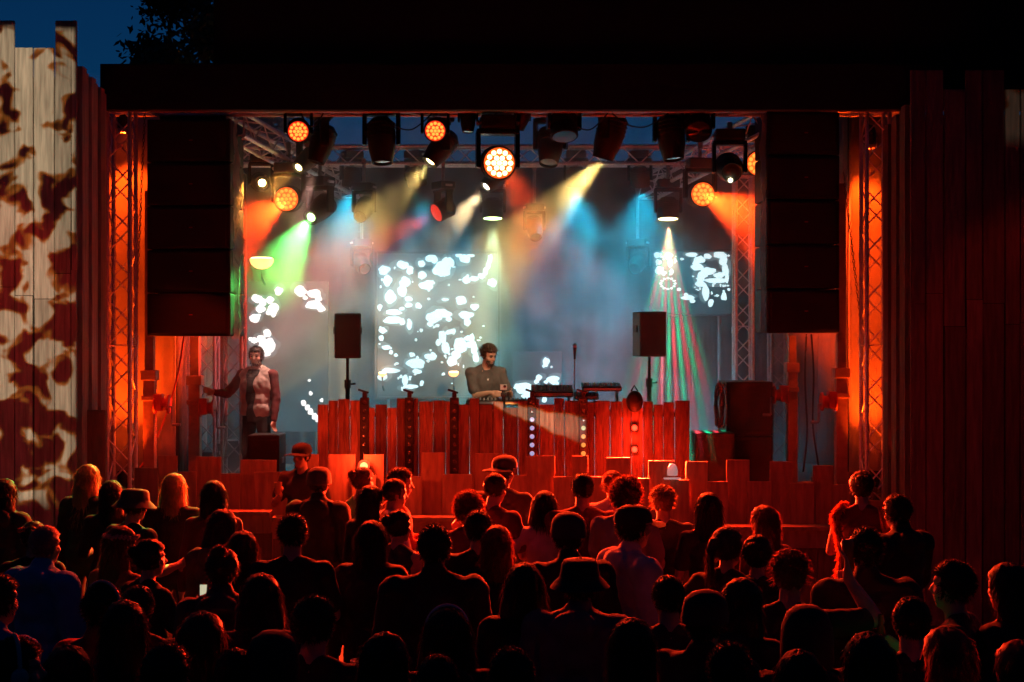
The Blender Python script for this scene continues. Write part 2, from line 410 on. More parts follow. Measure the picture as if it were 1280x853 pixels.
# hoist chains and cables
chain_m=mat('chain_steel',(0.12,0.11,0.1),0.4,.8)
def chain(p0,p1,label):
    p0=Vector(p0);p1=Vector(p1);L=(p1-p0).length;n=int(L/.045);m=MB();d=(p1-p0)/L
    for i in range(n):
        c=p0+d*(i+.5)*L/n; a=Vector((1,0,0)) if i%2 else Vector((0,1,0))
        pts=[c+a*(.013*math.cos(x))+d*(.026*math.sin(x)) for x in [k*math.pi/4 for k in range(9)]]
        m.tube(pts,.0055,5,False)
    o=m.build('hoist_chain',chain_m); rebase(o,p1); tag(o,label,'chain',kind='thing')
chain(at(181,140,16.8),at(169,408,16.7),'slanting hoist chain beside the tower near the projected boards')
chain(at(1054,215,16.8),at(1078,420,16.7),'slanting hoist chain beside the tower near the dark boards')
cab_m=mat('cable_rubber',(0.02,0.02,0.022),.5)
def cable(pts,label,r=.012,mt=None):
    m=MB(); P=[Vector(p) for p in pts]
    Q=[]
    for i in range(len(P)-1):
        p0=P[max(i-1,0)];p1=P[i];p2=P[i+1];p3=P[min(i+2,len(P)-1)]
        for k in range(8):
            s=k/8
            Q.append(.5*((2*p1)+(p2-p0)*s+(2*p0-5*p1+4*p2-p3)*s*s+(3*p1-p0-3*p2+p3)*s**3))
    Q.append(P[-1]); m.tube(Q,r,6); o=m.build('cable',mt or cab_m,None,True); rebase(o,P[-1]); tag(o,label,'cable',kind='thing')
cable([at(230,420,17.2),at(222,470,17.2),at(207,520,17.2),at(190,560,17.1),at(172,590,17.0)],'red cable drooping from the speakers to the orange mast foot',.012,winch_m)
cable([at(1014,418,17.1),at(1017,470,17.1),at(1016,530,17.1),at(1022,575,17.0),at(1026,600,17.0)],'thin cable hanging straight below the speakers by the dark wall')
cable([at(1008,418,17.3),at(1006,470,17.3),at(1009,540,17.3),at(1004,590,17.2)],'thin dark cable hanging between two masts near the subwoofers')
# ------------------------------------------------------------------ stage lamps
def lens_mat(name,col,st): return mat('lens_'+name,(.05,.05,.05),.1,emit=col,estr=st)
dark_lens=mat('lens_dark',(0.02,0.02,0.025),.06,coat=1)
LAMPS='stage lamps hanging in the roof truss'
edge_m=mat('bright_trim',(0.55,0.55,0.57),.35,.6)
def head(px,py,Y,aim,label,kind='profile',s=1.0,zt=5.68,lens=None,cells=None,cat='stage lamp'):
    """px,py: middle of the turning head; aim: world direction; zt: height of the truss tube it hangs on"""
    c=at(px,py,Y); aim=Vector(aim).normalized()
    t=thing('wash_lamp' if kind=='wash' else 'moving_head_lamp',(c.x,c.y,c.z),label,cat,LAMPS)
    q=aim.to_track_quat('Z','Y')
    rb=.16*s if kind=='wash' else .15*s
    Lh=.34*s if kind=='wash' else .5*s
    if kind=='wash': prof=[(0,-Lh*.55),(rb*.7,-Lh*.52),(rb*.95,-Lh*.3),(rb*1.05,Lh*.2),(rb*1.05,Lh*.42),(rb*.98,Lh*.45),(rb*.95,Lh*.40),(0,Lh*.40)]
    else: prof=[(0,-Lh*.5),(rb*.6,-Lh*.49),(rb*.95,-Lh*.38),(rb*1.02,-Lh*.05),(rb*.95,Lh*.2),(rb*.78,Lh*.42),(rb*.74,Lh*.5),(rb*.66,Lh*.49),(rb*.64,Lh*.44),(0,Lh*.44)]
    m=MB(); m.lathe(prof,c,q,24)
    for k in range(4):   # cooling ribs
        zz=-Lh*(.34-.09*k); rr=rb*1.06; m.lathe([(rr*.9,zz-.01),(rr,zz-.008),(rr,zz+.008),(rr*.9,zz+.01)],c,q,24)
    hd=m.build('head',black,t,True)
    rl=(rb*.93 if kind=='wash' else rb*(.63 if lens is None else .40)); zl=(Lh*.415 if kind=='wash' else Lh*.452)
    m=MB(); m.lathe([(0,zl),(rl,zl),(rl*.98,zl+.006),(0,zl+.014)],c,q,24)
    ln=m.build('lens',lens or dark_lens,hd,True)
    if cells:
        m=MB()
        for n,rr in ((1,0),(6,.36),(12,.74)):
            for k in range(n):
                a=2*math.pi*k/n; p=q@Vector((rl*rr*math.cos(a),rl*rr*math.sin(a),zl+.012)); m.lathe([(0,0),(rl*.165,0),(rl*.15,.012),(0,.02)],c+p,q,10)
        m.build('lens_cells',cells,ln,True)
    # yoke and base
    side=aim.cross(Vector((0,0,1)))
    if side.length<.2: side=Vector((1,0,0))
    side.z=0; side.normalize()
    zb=max(c.z+rb+.14*s, c.z+.28*s)
    m=MB(); ry=side.to_track_quat('X','Z').to_matrix()
    for sg in (-1,1):
        p=c+side*sg*(rb*1.2)
        m.box((p.x,p.y,(c.z-.05*s+zb)/2),(.045*s,.12*s,zb-c.z+.05*s),rot=ry,bev=.012)
    m.box((c.x,c.y,zb),(rb*2.6,.16*s,.05*s),rot=ry,bev=.012); m.build('yoke',blackg,t)
    m=MB(); m.box((c.x,c.y,zb+.09*s),(.34*s,.27*s,.13*s),rot=ry,bev=.02)
    bs=m.build('base',black,t)
    m=MB()
    for sg in (-1,1):
        p=c+side*sg*.19*s; m.box((p.x,p.y,zb+.085*s),(.03*s,.12*s,.035*s),rot=ry@Matrix.Rotation(R(20*sg),3,'Y'),bev=.006)
    m.build('grip',edge_m,bs)
    zc=zb+.155*s; m=MB()
    if zt-zc>.04:
        m.tube([(c.x,c.y,zc-.02),(c.x,c.y,zt+.02)],.024)
    m.box((c.x,c.y,zt),(.06,.08,.09),bev=.01); m.build('clamp',steel,t)
    return t, c+aim*(zl+.05), aim
RED=(1,.03,.006); ORG=(1,.04,.003); YEL=(1,.62,.16); GRN=(.25,1,.25); WRM=(1,.66,.32); TEA=(.004,.37,.54)
l_red=lens_mat('red',(1,.025,.008),.9); c_org=lens_mat('orange_cells',(1,.22,.03),2.6); l_yel=lens_mat('yellow',(1,.78,.3),12)
l_org=lens_mat('orange',(1,.10,.01),1.6); l_grn=lens_mat('green',(.6,1,.35),10); l_wht=lens_mat('white',(1,.85,.6),12); c_pale=lens_mat('pale_cells',(1,.62,.25),6)
S=[]
# --- front row
def lit(r,name,tgt,col,pw,deg,bl=.35,rad=.05):
    t,p,a=r; spot(name,p,tgt,col,pw,deg,bl,rad,t)
lit(head(373,163,16.75,(.12,-.9,-.25),'round red lamp nearest the corner truss above the vest man','wash',.8,5.7,l_red,c_org),'lamp_light',(-2.2,13.0,1.2),RED,260*RP,62)
lit(head(402,180,17.15,(-.3,-.1,-1),'dark lamp beside the red lamp nearest the corner truss','profile',.95,5.7),'lamp_light',at(330,480,17.3),(1,.45,.34),KEY*.45,16,.5)  # spot added to light the vest man; the lamp itself hangs dark
lit(head(554,262,18.7,(-.7,-.45,-.4),'lamp with a red glow over the large screen','wash',.8,5.5,l_red),'lamp_light',at(430,330,18.6),(1,.05,.03),WP*.3,40,.8)
head(477,176,16.75,(.05,-.12,-1),'unlit drop shaped lamp hanging alone between two round red lamps','profile',1.1,5.7)
lit(head(544,163,16.75,(.05,-.92,-.2),'round red lamp above the long pale yellow beam','wash',.8,5.7,l_red,c_org),'lamp_light',(-.6,12.6,1.2),RED,260*RP,62)
lit(head(551,185,17.3,(-.55,-.2,-.75),'dark lamp throwing a pale yellow beam down beside the round red lamp','profile',.95,5.7,l_yel),'lamp_light',at(405,345,19.8),YEL,BP*1.1,24)
head(585,150,16.75,(0,-.1,-1),'small dark lamp head tucked under the fascia beside the central pole','profile',.6,5.7)
lit(head(622,204,16.7,(.12,-.95,-.12),'big glowing orange cell lamp on the central pole','wash',1.2,5.75,l_org,c_pale),'lamp_light',(.9,12.4,.8),ORG,300*RP,60)
spot('lamp_light',at(634,206,17.05),at(668,285,17.9),(1,.055,.004),WP*.4,40,.9,.08)
lit(head(653,148,16.75,(-.3,.35,-.9),'small dark lamp head under the fascia just past the central pole','profile',.55,5.7),'lamp_light',at(607,478,17.65),(1,.62,.34),KEY*.15,19,.5)  # warm spot for the performer, added at an unlit lamp
head(688,182,17.7,(-.1,-.4,-.9),'large hazy dark lamp just past the central pole','profile',1.05,5.75)
head(705,158,16.75,(.05,-.35,-.9),'dark wash lamp facing down beside the large hazy lamp','wash',.95,5.7)
lit(head(762,170,17.2,(-.28,.12,-.95),'dark lamp throwing the widest pale yellow beam','profile',1.15,5.7,l_yel),'lamp_light',at(612,345,19.4),YEL,BP*1.4,25)
head(839,172,16.95,(.1,-.1,-1),'unlit dark lamp between the widest yellow beam and the far corner truss','profile',1.1,5.7)
lit(head(872,156,16.75,(.0,-.75,-.7),'dark wash lamp at the inner end of the far corner truss','wash',.95,5.7),'lamp_light',(2.0,12.8,1.2),RED,230*RP,62)  # red crowd light added at this lamp, which is dark
head(912,211,17.2,(-.05,-.95,-.3),'black lamp with one tiny pale spark, under the far corner truss','profile',1.05,5.6,lens_mat('spark',(1,.85,.55),.0),None)
head(951,204,17.6,(-.3,-.9,-.15),'orange lamp half hidden behind the hanging speakers','wash',1.0,5.6,l_org,c_org)
k=at(914,227,16.9); m=MB(); m.ball(k+Vector((0,.06,.02)),.03,2); sp=m.build('bulb',mat('spark',(.3,.3,.3),.3,emit=(1,.85,.5),estr=4),[o for o in COL.objects if o.get('label','').startswith('black lamp with one tiny')][0])
# --- deeper lamps
lit(head(361,249,18.2,(-.05,-.95,-.1),'orange cell lamp glowing beside the hanging speakers near the vest man','wash',1.0,5.5,l_org,c_org),'lamp_light',at(240,330,17.6),ORG,WP*.9,60)
lit(head(875,243,18.2,(.12,-.95,-.1),'orange cell lamp throwing a red glow toward the subwoofer side speakers','wash',1.0,5.5,l_org,c_org),'lamp_light',at(1020,320,17.6),ORG,WP*1.05,58)
lit(head(326,228,18.4,(.25,-.9,-.15),'small lamp with a pale yellow point above the orange cell lamp','profile',.8,5.5,l_yel),'lamp_light',at(420,330,17.2),YEL,BP*.12,14)
lit(head(384,200,18.0,(-.5,-.6,-.6),'lamp giving a short orange beam under the near corner truss','profile',.8,5.5,l_yel),'lamp_light',at(310,250,17.3),(1,.34,.05),BP*.16,30)
lit(head(400,262,18.6,(-.45,-.75,-.55),'lamp throwing the bright green beam over the crowd','profile',.95,5.4,l_grn),'lamp_light',(-3.3,13.4,1.7),(.12,1,.14),BP*1.0,27)
lit(head(620,222,18.9,(-.6,-.3,-.6),'lamp with a warm white beam below the big orange lamp','profile',.85,5.5,l_wht),'lamp_light',at(500,360,20.0),WRM,BP*.8,26)
lit(head(616,262,19.6,(0,-.1,-1),'lamp facing straight down with a pale green fan, below the big orange lamp','wash',.85,5.43,l_grn),'lamp_light',at(618,520,19.3),(.6,1,.5),BP*.35,30)
lit(head(835,262,19.6,(0,-.1,-1),'lamp facing straight down with a striped yellow fan above the small screen','wash',.9,5.43,l_yel),'lamp_light',at(838,520,19.3),YEL,BP*.14,17)
head(452,330,20.6,(.3,-.8,-.4),'small dark lamp far back between two blocks of lit video screen','profile',.8,5.2)
head(797,330,20.6,(-.3,-.8,-.4),'small dark lamp far back beside the small lit video screen','profile',.8,5.2)
head(455,262,19.3,(-.2,-.8,-.6),'dim back lamp under the end of the near corner truss','profile',.8,5.43)
head(668,285,19.8,(.1,-.6,-.7),'dim back lamp behind the widest yellow beam','profile',.75,5.43)

# green and red stripes fanning down in front of the small screen
def stripes(loc,tgt,deg,pw,n):
    o=spot('stripe_light',loc,tgt,(1,1,1),pw,deg,.2,.02); l=o.data; l.use_nodes=True; nt=l.node_tree
    em=nt.nodes['Emission']; tc=nt.nodes.new('ShaderNodeTexCoord'); sx=nt.nodes.new('ShaderNodeSeparateXYZ'); nt.links.new(tc.outputs['Normal'],sx.inputs[0])
    dv=nt.nodes.new('ShaderNodeMath'); dv.operation='DIVIDE'; nt.links.new(sx.outputs['X'],dv.inputs[0]); nt.links.new(sx.outputs['Z'],dv.inputs[1])
    ml=nt.nodes.new('ShaderNodeMath'); ml.operation='MULTIPLY'; ml.inputs[1].default_value=n; nt.links.new(dv.outputs[0],ml.inputs[0])
    fr=nt.nodes.new('ShaderNodeMath'); fr.operation='FRACT'; nt.links.new(ml.outputs[0],fr.inputs[0])
    cr=nt.nodes.new('ShaderNodeValToRGB'); cr.color_ramp.interpolation='CONSTANT'; e=cr.color_ramp.elements
    e[0].position=0; e[0].color=(.0,.5,.18,1); e[1].position=.22; e[1].color=(0,0,0,1)
    x=e.new(.5); x.color=(.8,.03,.05,1); y=e.new(.7); y.color=(0,0,0,1)
    nt.links.new(fr.outputs[0],cr.inputs[0]); nt.links.new(cr.outputs[0],em.inputs['Color'])
    return o
stripes(at(836,283,19.45),at(834,500,18.1),27,BP*STR,14)

# teal floods from lamps on the rear truss
def flood(px,py,Y,tgt,pw,deg,label,col=TEA):
    a=Vector(tgt)-at(px,py,Y); lit(head(px,py,Y,a,label,'wash',.8,5.43),'lamp_light',tgt,col,pw,deg,.9,.12)
flood(520,222,19.6,(-.6,20.6,2.2),TP,100,'teal flood lamp on the rear truss over the large screen')
flood(720,222,19.6,(.9,20.3,2.4),TP*1.2,100,'teal flood lamp on the rear truss behind the widest yellow beam')
flood(440,222,19.7,(-2.6,20.4,2.2),TP*1.0,95,'teal flood lamp on the rear truss toward the vest man')
flood(800,222,19.6,(2.0,20.6,2.6),TP*.9,100,'teal flood lamp on the rear truss toward the small screen')

# orange uplighters washing the canvas behind the front towers
def par(px,py,Y,tgt,col,pw,deg,label,rotz=0):
    p=at(px,py,Y); t=thing('par_can',p,label,'stage lamp'); d=(Vector(tgt)-p).normalized(); q=d.to_track_quat('Z','Y')
    m=MB(); m.lathe([(0,-.13),(.06,-.12),(.085,-.03),(.085,.1),(.078,.1),(.074,.05),(0,.05)],p,q,20); c=m.build('can',black,t,True)
    m=MB(); m.lathe([(0,.06),(.073,.06),(0,.066)],p,q,20); m.build('lens',l_org,c)
    m=MB()
    for sg in (-1,1): m.tube([p+Vector((sg*.1,0,0)),p+Vector((sg*.1,0,-.16))],.012)
    m.tube([p+Vector((-.1,0,-.16)),p+Vector((.1,0,-.16))],.012); m.build('bracket',steel,t)
    spot('lamp_light',p+d*.09,tgt,col,pw,deg,.8,.05,t)
UO=(1,.055,.002)
par(156,600,16.75,at(156,330,17.25),UO,UPW,75,'orange uplighter at the foot of the tower beside the projected boards')
par(1090,600,16.75,at(1086,330,17.25),UO,UPW,75,'orange uplighter at the foot of the tower beside the dark boards')
par(156,150,16.95,at(158,380,17.25),UO,UPW*1.2,70,'orange downlighter at the top of the tower beside the projected boards')
par(1086,170,16.95,at(1086,400,17.25),UO,UPW*1.2,70,'orange downlighter at the top of the tower beside the dark boards')
# red uplighters against the ribbed ends of the board walls
par(112,585,15.75,(-4.15,15.9,4.2),RED,UPW*.5,60,'red uplighter tucked against the ribbed end of the projected wall')
par(1122,585,15.75,(4.2,15.9,3.6),RED,UPW*.22,60,'red uplighter tucked against the ribbed end of the dark wall')

for (x0,x1,dp,lab) in ((376,404,.16,'looped cable drooping between the first red lamp and its dark neighbour'),(480,540,.2,'looped cable drooping between the drop shaped lamp and second red lamp'),(590,620,.12,'looped cable drooping beside the central pole over the big orange lamp'),(708,760,.2,'looped cable drooping toward the lamp with the widest yellow beam'),(765,836,.17,'looped cable drooping past the widest beam toward the far corner truss')):
    a=Vector((at(x0,0,16.7).x,16.72,5.68)); e=Vector((at(x1,0,16.7).x,16.72,5.68)); cable([a,a.lerp(e,.25)+Vector((0,-.03,-dp*.8)),a.lerp(e,.55)+Vector((0,-.02,-dp)),a.lerp(e,.8)+Vector((0,0,-dp*.55)),e],lab,.009)

# ------------------------------------------------------------------ video screens
led_m=mat('screen_glow',(.02,.02,.02),.4,emit=(.72,.96,1.0),estr=1.35)
led_w=mat('screen_glow_warm',(.02,.02,.02),.4,emit=(1,.95,.92),estr=1.7)
led_d=mat('screen_halo',(.02,.02,.02),.4,emit=(.5,.85,.95),estr=.22)
scr_m=mat('screen_face',(0.02,0.022,0.025),.45,emit=(.05,.28,.36),estr=.10)
def blob(m,c,rx,rz,y,seed):
    n=18; ph=random.uniform(0,6.28); vs=[]
    for k in range(n):
        a=2*math.pi*k/n; r=1+.38*noise.noise((math.cos(a)*1.2+seed*3.1,math.sin(a)*1.2,seed*1.7))
        vs.append((c.x+rx*r*math.cos(a),y,c.z+rz*r*math.sin(a)))
    m.add(vs,[tuple(range(n))])
def screen(name,x0,x1,y0,y1,Y,blobs,label,m2=None,frame=True):
    a=at(x0,y0,Y);b=at(x1,y1,Y); t=thing(name,((a.x+b.x)/2,Y,b.z),label,'video screen')
    m=MB(); m.box(((a.x+b.x)/2,Y+.06,(a.z+b.z)/2),(b.x-a.x,.08,a.z-b.z),bev=.004); m.build('panel',scr_m,t)
    if frame:
        m=MB()
        for xx in (a.x-.02,b.x+.02): m.box((xx,Y+.05,(a.z+b.z)/2),(.035,.12,a.z-b.z+.07),bev=.004)
        for zz in (a.z+.02,b.z-.02): m.box(((a.x+b.x)/2,Y+.05,zz),(b.x-a.x,.11,.035),bev=.004)
        m.build('frame',black,t)
        m=MB()
        for xx in (a.x+.15,b.x-.15): m.tube([(xx,Y+.16,DECK),(xx,Y+.16,a.z)],.025)
        m.build('stand',steel,t)
    m=MB(); k=0
    for (px,py,rx,ry) in blobs:
        if rx<4: continue
        c=at(px+random.uniform(-4,4),py+random.uniform(-3,3),Y); k+=1; n0=len(m.v); blob(m,c,1.25*rx*Y/FP,1.3*ry*Y/FP,Y+.0195-.0001*(k%24),k+40)
        for i in range(n0,len(m.v)):
            v=m.v[i]; v.x=min(max(v.x,a.x),b.x); v.z=min(max(v.z,b.z),a.z)
    m.build('halo_image',led_d,t)  # larger dim copies of the blobs paint a halo round them
    m=MB(); k=0
    for (px,py,rx,ry) in blobs:
        c=at(px,py,Y); rx2=.9*rx*Y/FP; rz2=.9*ry*Y/FP
        cx=min(max(c.x,a.x+.02),b.x-.02); cz=min(max(c.z,b.z+.02),a.z-.02); c=Vector((cx,Y,cz))
        k+=1; n0=len(m.v); blob(m,c,rx2,rz2,Y+.016-.0006*(k%24),k)
        for i in range(n0,len(m.v)):
            v=m.v[i]; v.x=min(max(v.x,a.x),b.x); v.z=min(max(v.z,b.z),a.z)
    m.build('lit_image',m2 or led_m,t)
    return t
def z6(l): return [(260+x/2.844,300+y/2.844,rx/2.844,ry/2.844) for x,y,rx,ry in l]
def z7(l): return [(540+x/2.844,300+y/2.844,rx/2.844,ry/2.844) for x,y,rx,ry in l]
def z8(l): return [(780+x/2.508,300+y/2.508,rx/2.508,ry/2.508) for x,y,rx,ry in l]
big=z6([(625,108,24,18),(690,90,26,18),(718,108,14,18),(638,145,17,22),(650,205,22,30),(610,240,10,14),(700,150,24,20),(690,180,18,24),(713,210,15,10),(712,232,15,10),(748,235,13,12),(658,258,32,12),(660,285,38,14),(690,292,12,14),(715,300,12,22),(622,322,16,12),(615,350,10,12),(635,382,20,9),(650,400,9,9),(668,410,9,7),(650,465,34,10),(620,488,18,16),(760,85,14,13),(790,65,22,14),(832,105,34,28),(843,78,15,18),(760,125,19,15),(780,160,28,20),(785,210,6,6),(843,212,15,6),(800,275,30,22),(845,265,24,14),(856,282,13,9),(830,345,12,24),(860,328,18,10),(845,385,16,22),(740,440,34,20),(790,415,24,14),(725,408,12,10),(742,468,20,10),(700,500,12,22),(720,522,26,10),(760,510,8,12),(692,530,8,9),(758,322,7,8),(690,245,12,8),(790,300,14,10),(815,305,10,7)])
big+=z7([(35,105,32,26),(62,82,18,22),(5,70,16,14),(115,68,24,18),(95,55,14,8),(138,56,16,6),(207,65,10,18),(200,90,10,18),(190,112,11,16),(175,130,14,12),(150,138,18,10),(122,142,16,16),(212,152,19,17),(45,212,15,6),(105,215,20,18),(150,238,18,14),(120,268,32,16),(125,292,14,18),(30,258,24,14),(60,282,12,9),(40,348,12,26),(22,365,10,14),(47,382,17,20),(75,325,12,12),(100,375,28,30),(85,410,18,20),(132,372,14,12),(128,350,16,10),(142,352,10,22),(150,385,12,26),(156,418,12,22),(70,432,20,18),(40,478,8,6),(5,410,10,12),(0,152,12,10),(60,160,5,5),(8,310,6,6)])
random.seed(5)
big+=[(random.uniform(474,606),random.uniform(325,480),random.uniform(1,2.8),random.uniform(1,2.4)) for _ in range(50)]
low=z7([(405,435,14,18),(396,450,6,6),(425,452,5,5),(380,490,12,12),(372,505,10,10),(430,497,24,16),(440,512,14,12),(405,505,9,7),(330,528,38,22),(345,552,32,16),(305,520,14,9),(320,515,10,6),(400,568,10,12),(375,540,18,12),(295,525,8,5)])
screen('video_screen',471.5,622,317.5,496,21.0,big,'large video screen of white blotches behind the man at the decks')
screen('video_screen',641,702,440,506,21.0,low,'low video screen of white specks between the performer and microphone',None,False)
sm=z8([(105,47,14,9),(108,70,12,10),(112,95,16,14),(140,50,14,12),(146,72,9,20),(125,105,10,8),(150,100,7,10),(212,46,20,8),(240,62,16,12),(225,72,12,10),(262,52,14,9),(300,48,24,12),(312,64,14,18),(230,86,22,12),(262,97,30,14),(248,112,16,10),(285,128,38,9),(318,92,12,20),(322,120,8,18),(240,138,20,10),(256,165,12,28),(200,182,22,8),(215,192,10,7),(272,198,10,14),(314,178,10,14),(172,155,7,6),(240,118,14,20),(300,110,18,10),(182,60,7,5),(195,172,8,6)])
for k in range(12):
    a=2*math.pi*k/12; sm+=z8([(138+22*math.cos(a),137+17*math.sin(a),5.5,4)])
sm+=[(random.uniform(866,912),random.uniform(318,372),random.uniform(.8,2.4),random.uniform(.8,2.4)) for _ in range(45)]+[(random.uniform(818,846),random.uniform(318,345),random.uniform(.8,2),random.uniform(.8,2)) for _ in range(20)]
screen('video_screen',817,914,315,392,20.6,sm,'small video screen of white ragged shapes between green stripes and tower')
sl=z6([(250,182,17,16),(172,210,24,18),(195,222,14,16),(220,214,15,14),(188,246,19,18),(232,248,20,28),(214,258,10,12),(165,278,20,18),(210,332,15,16),(203,380,36,30),(222,372,18,24),(163,358,14,12),(188,352,18,14),(205,405,20,12),(180,268,9,7),(330,182,24,21),(375,192,26,17),(392,206,14,14),(372,232,34,16),(402,244,18,13),(365,546,7,8),(360,500,6,5),(340,580,10,12),(352,596,10,12),(365,612,11,13),(378,628,11,13),(388,640,9,10),(404,570,7,8),(152,352,10,8),(345,206,10,9)])
screen('video_screen',309,410,352,540,21.0,sl,'video screen of round white blobs behind the man in the vest',led_w,False)

# half round floor lamps
def dome(px,py,Y,r,label):
    p=at(px,py,Y); t=thing('half_round_lamp',p,label,'lamp')
    m=MB(); pr=[(r*math.sin(a),-r*.85*math.cos(a)) for a in [k*math.pi/2/8 for k in range(9)]]
    m.lathe(pr+[(r*.96,.004),(0,.004)],p,None,20); m.build('shade',mat('warm_shade',(.5,.3,.15),.5,emit=(1,.42,.14),estr=2.6),t,True)
    m=MB(); m.lathe([(0,.006),(r*.9,.006),(r*.85,.02),(0,.02)],p,None,20); m.build('diffuser',mat('warm_diffuser',(.8,.7,.5),.5,emit=(1,.72,.42),estr=5),t)
    m=MB(); m.tube([p+Vector((0,.0,-r*.85)),p+Vector((0,0,-r*.85-.12)),p+Vector((0,.25,-r*.85-.2))],.015); m.build('bracket',black,t)
    point('lamp_light',p+Vector((0,-.05,.1)),(1,.36,.09),25*DP,.08,t)
dome(327,324,19.5,.165,'half round lamp glowing warm white beside the hanging speakers')
dome(567,466,20.7,.075,'small glowing half round lamp at the foot of the large screen beside the performer')
dome(478,467,20.7,.06,'small dim half round lamp at the outer foot of the large screen')

# ------------------------------------------------------------------ dj booth
BY=16.95
t=thing('dj_booth',(0,BY+.3,DECK),'wide booth front of rough red lit planks with a ragged top edge','booth')
m=MB(); x=at(397,0,BY).x; xe=at(862,0,BY).x
random.seed(8)
while x<xe-.04:
    ww=min(random.uniform(.11,.19),xe-x); zt=zpx(random.choice((499,501,503,506,502,498,510)),BY)
    m.box((x+ww/2,BY+random.uniform(-.012,.012),(.9+zt)/2),(ww-.007,.032,zt-.9),rot=Matrix.Rotation(random.uniform(-.006,.006),3,'Y'),bev=.004); x+=ww
m.build('plank_front',wood,t)
m=MB(); m.box(((at(397,0,BY).x+xe)/2,BY+.42,2.12),(xe-at(397,0,BY).x-.1,.75,.05),bev=.01); m.build('counter',deck_m,t)
m=MB()
for xx in (at(402,0,BY).x,at(856,0,BY).x): m.box((xx,BY+.42,(DECK+2.09)/2),(.04,.72,2.09-DECK))
m.build('side_panel',darkwood,t)

def led_bar(px,label,cols,bottom=592):
    a=at(px,497,BY-.04);b=at(px,bottom,BY-.04); wd=.105
    t=thing('led_bar',(a.x,BY-.06,b.z),label,'led bar','upright led bars on the booth front')
    m=MB(); m.box((a.x,BY-.055,(a.z+b.z)/2),(wd,.06,a.z-b.z),bev=.008); m.build('body',black,t)
    m=MB(); m.box((a.x,BY-.05,a.z+.03),(.05,.05,.06)); m.box((a.x-.015,BY-.06,a.z+.075),(.13,.05,.025),rot=Matrix.Rotation(R(18),3,'Y'),bev=.006); m.build('bracket',black,t)
    n=9
    for k in range(n):
        z=a.z-(k+.6)*(a.z-b.z)/n
        m=MB(); m.lathe([(0,0),(.026,0),(.028,.006),(.018,.012),(0,.01)],(a.x,BY-.085,z),Quaternion((1,0,0),R(90)),14)
        c=cols(k); m.build('lamp',c or dark_lens_l,t,True)
dark_lens_l=mat('led_off',(0.05,0.05,0.05),.25,coat=.5)
blu=mat('led_blue_white',(.3,.3,.3),.3,emit=(.35,.6,1),estr=.6); amb=mat('led_amber',(.3,.3,.3),.3,emit=(1,.6,.1),estr=.55); grn=mat('led_green',(.3,.3,.3),.3,emit=(.3,.8,.3),estr=.5)
redl=mat('led_red',(.3,.1,.1),.3,emit=(1,.03,.012),estr=5)
led_bar(456,'unlit led bar at the outer booth end, above a hot red flare',lambda k:None)
led_bar(512,'unlit led bar beside the vest man end, second along the booth',lambda k:None)
led_bar(568,'unlit led bar directly beside the performer',lambda k:None)
led_bar(665,'led bar with bluish white lamps on the booth front',lambda k: blu if 1<k<7 else None)
led_bar(729,'led bar with amber and green lamps on the booth front',lambda k: (amb if k in (4,5,6) else grn if k in (7,3) else None))
# beacons
bt=at(793,502,BY-.05)
t=thing('beacon_lamp',bt,'dark clamp lamp with two red beacons hanging on the booth planks','lamp')
m=MB(); m.ball(bt+Vector((0,-.03,0)),(.10,.08,.13),3); m.tube([bt+Vector((-.04,0,.12)),bt+Vector((0,0,.19)),bt+Vector((.04,0,.12))],.01); m.build('housing',black,t,True)
for py in (535,562):
    p=at(793,py,BY-.06)
    m=MB(); m.box((p.x,BY-.05,p.z),(.085,.05,.10),bev=.01); m.build('beacon_body',black,t)
    m=MB(); m.lathe([(0,0),(.034,0),(.034,.01),(.024,.02),(0,.025)],(p.x,BY-.075,p.z),Quaternion((1,0,0),R(90)),16); m.build('beacon',redl,t,True)
    point('beacon_glow',(p.x,BY-.16,p.z),(1,.03,.01),1.6*FLP,.04,t)
    spot('beacon_light',(p.x,BY-.14,p.z),(p.x-.3,10,1.75 if py==535 else 1.9),(1,.028,.006),CR*(1 if py==535 else .5),112,.6,.12,t)
p=at(455,583,15.9)
t=thing('floor_spot',p,'small hot red floor lamp flaring between the boards under the outer led bar','lamp')
m=MB(); m.lathe([(0,-.1),(.06,-.1),(.07,.02),(.06,.02),(0,.0)],p,Quaternion((1,0,0),R(80)),16); m.build('can',black,t,True)
m=MB(); m.lathe([(0,0),(.05,.0),(.03,.02),(0,.025)],p+Vector((0,-.01,0)),Quaternion((1,0,0),R(80)),16); m.build('lens',mat('hot_red',(.3,.1,.1),.3,emit=(1,.10,.03),estr=9),t,True)
m=MB(); m.tube([p+Vector((0,.03,-.05)),p+Vector((0,.06,-.4))],.015); m.build('bracket',steel,t)
point('lamp_light',p+Vector((0,-.12,.10)),(1,.05,.012),11*FLP,.04,t)
spot('flare_light',p+Vector((0,-.1,.12)),(p.x,9,1.9),(1,.04,.008),CR*.5,112,.6,.1,t)

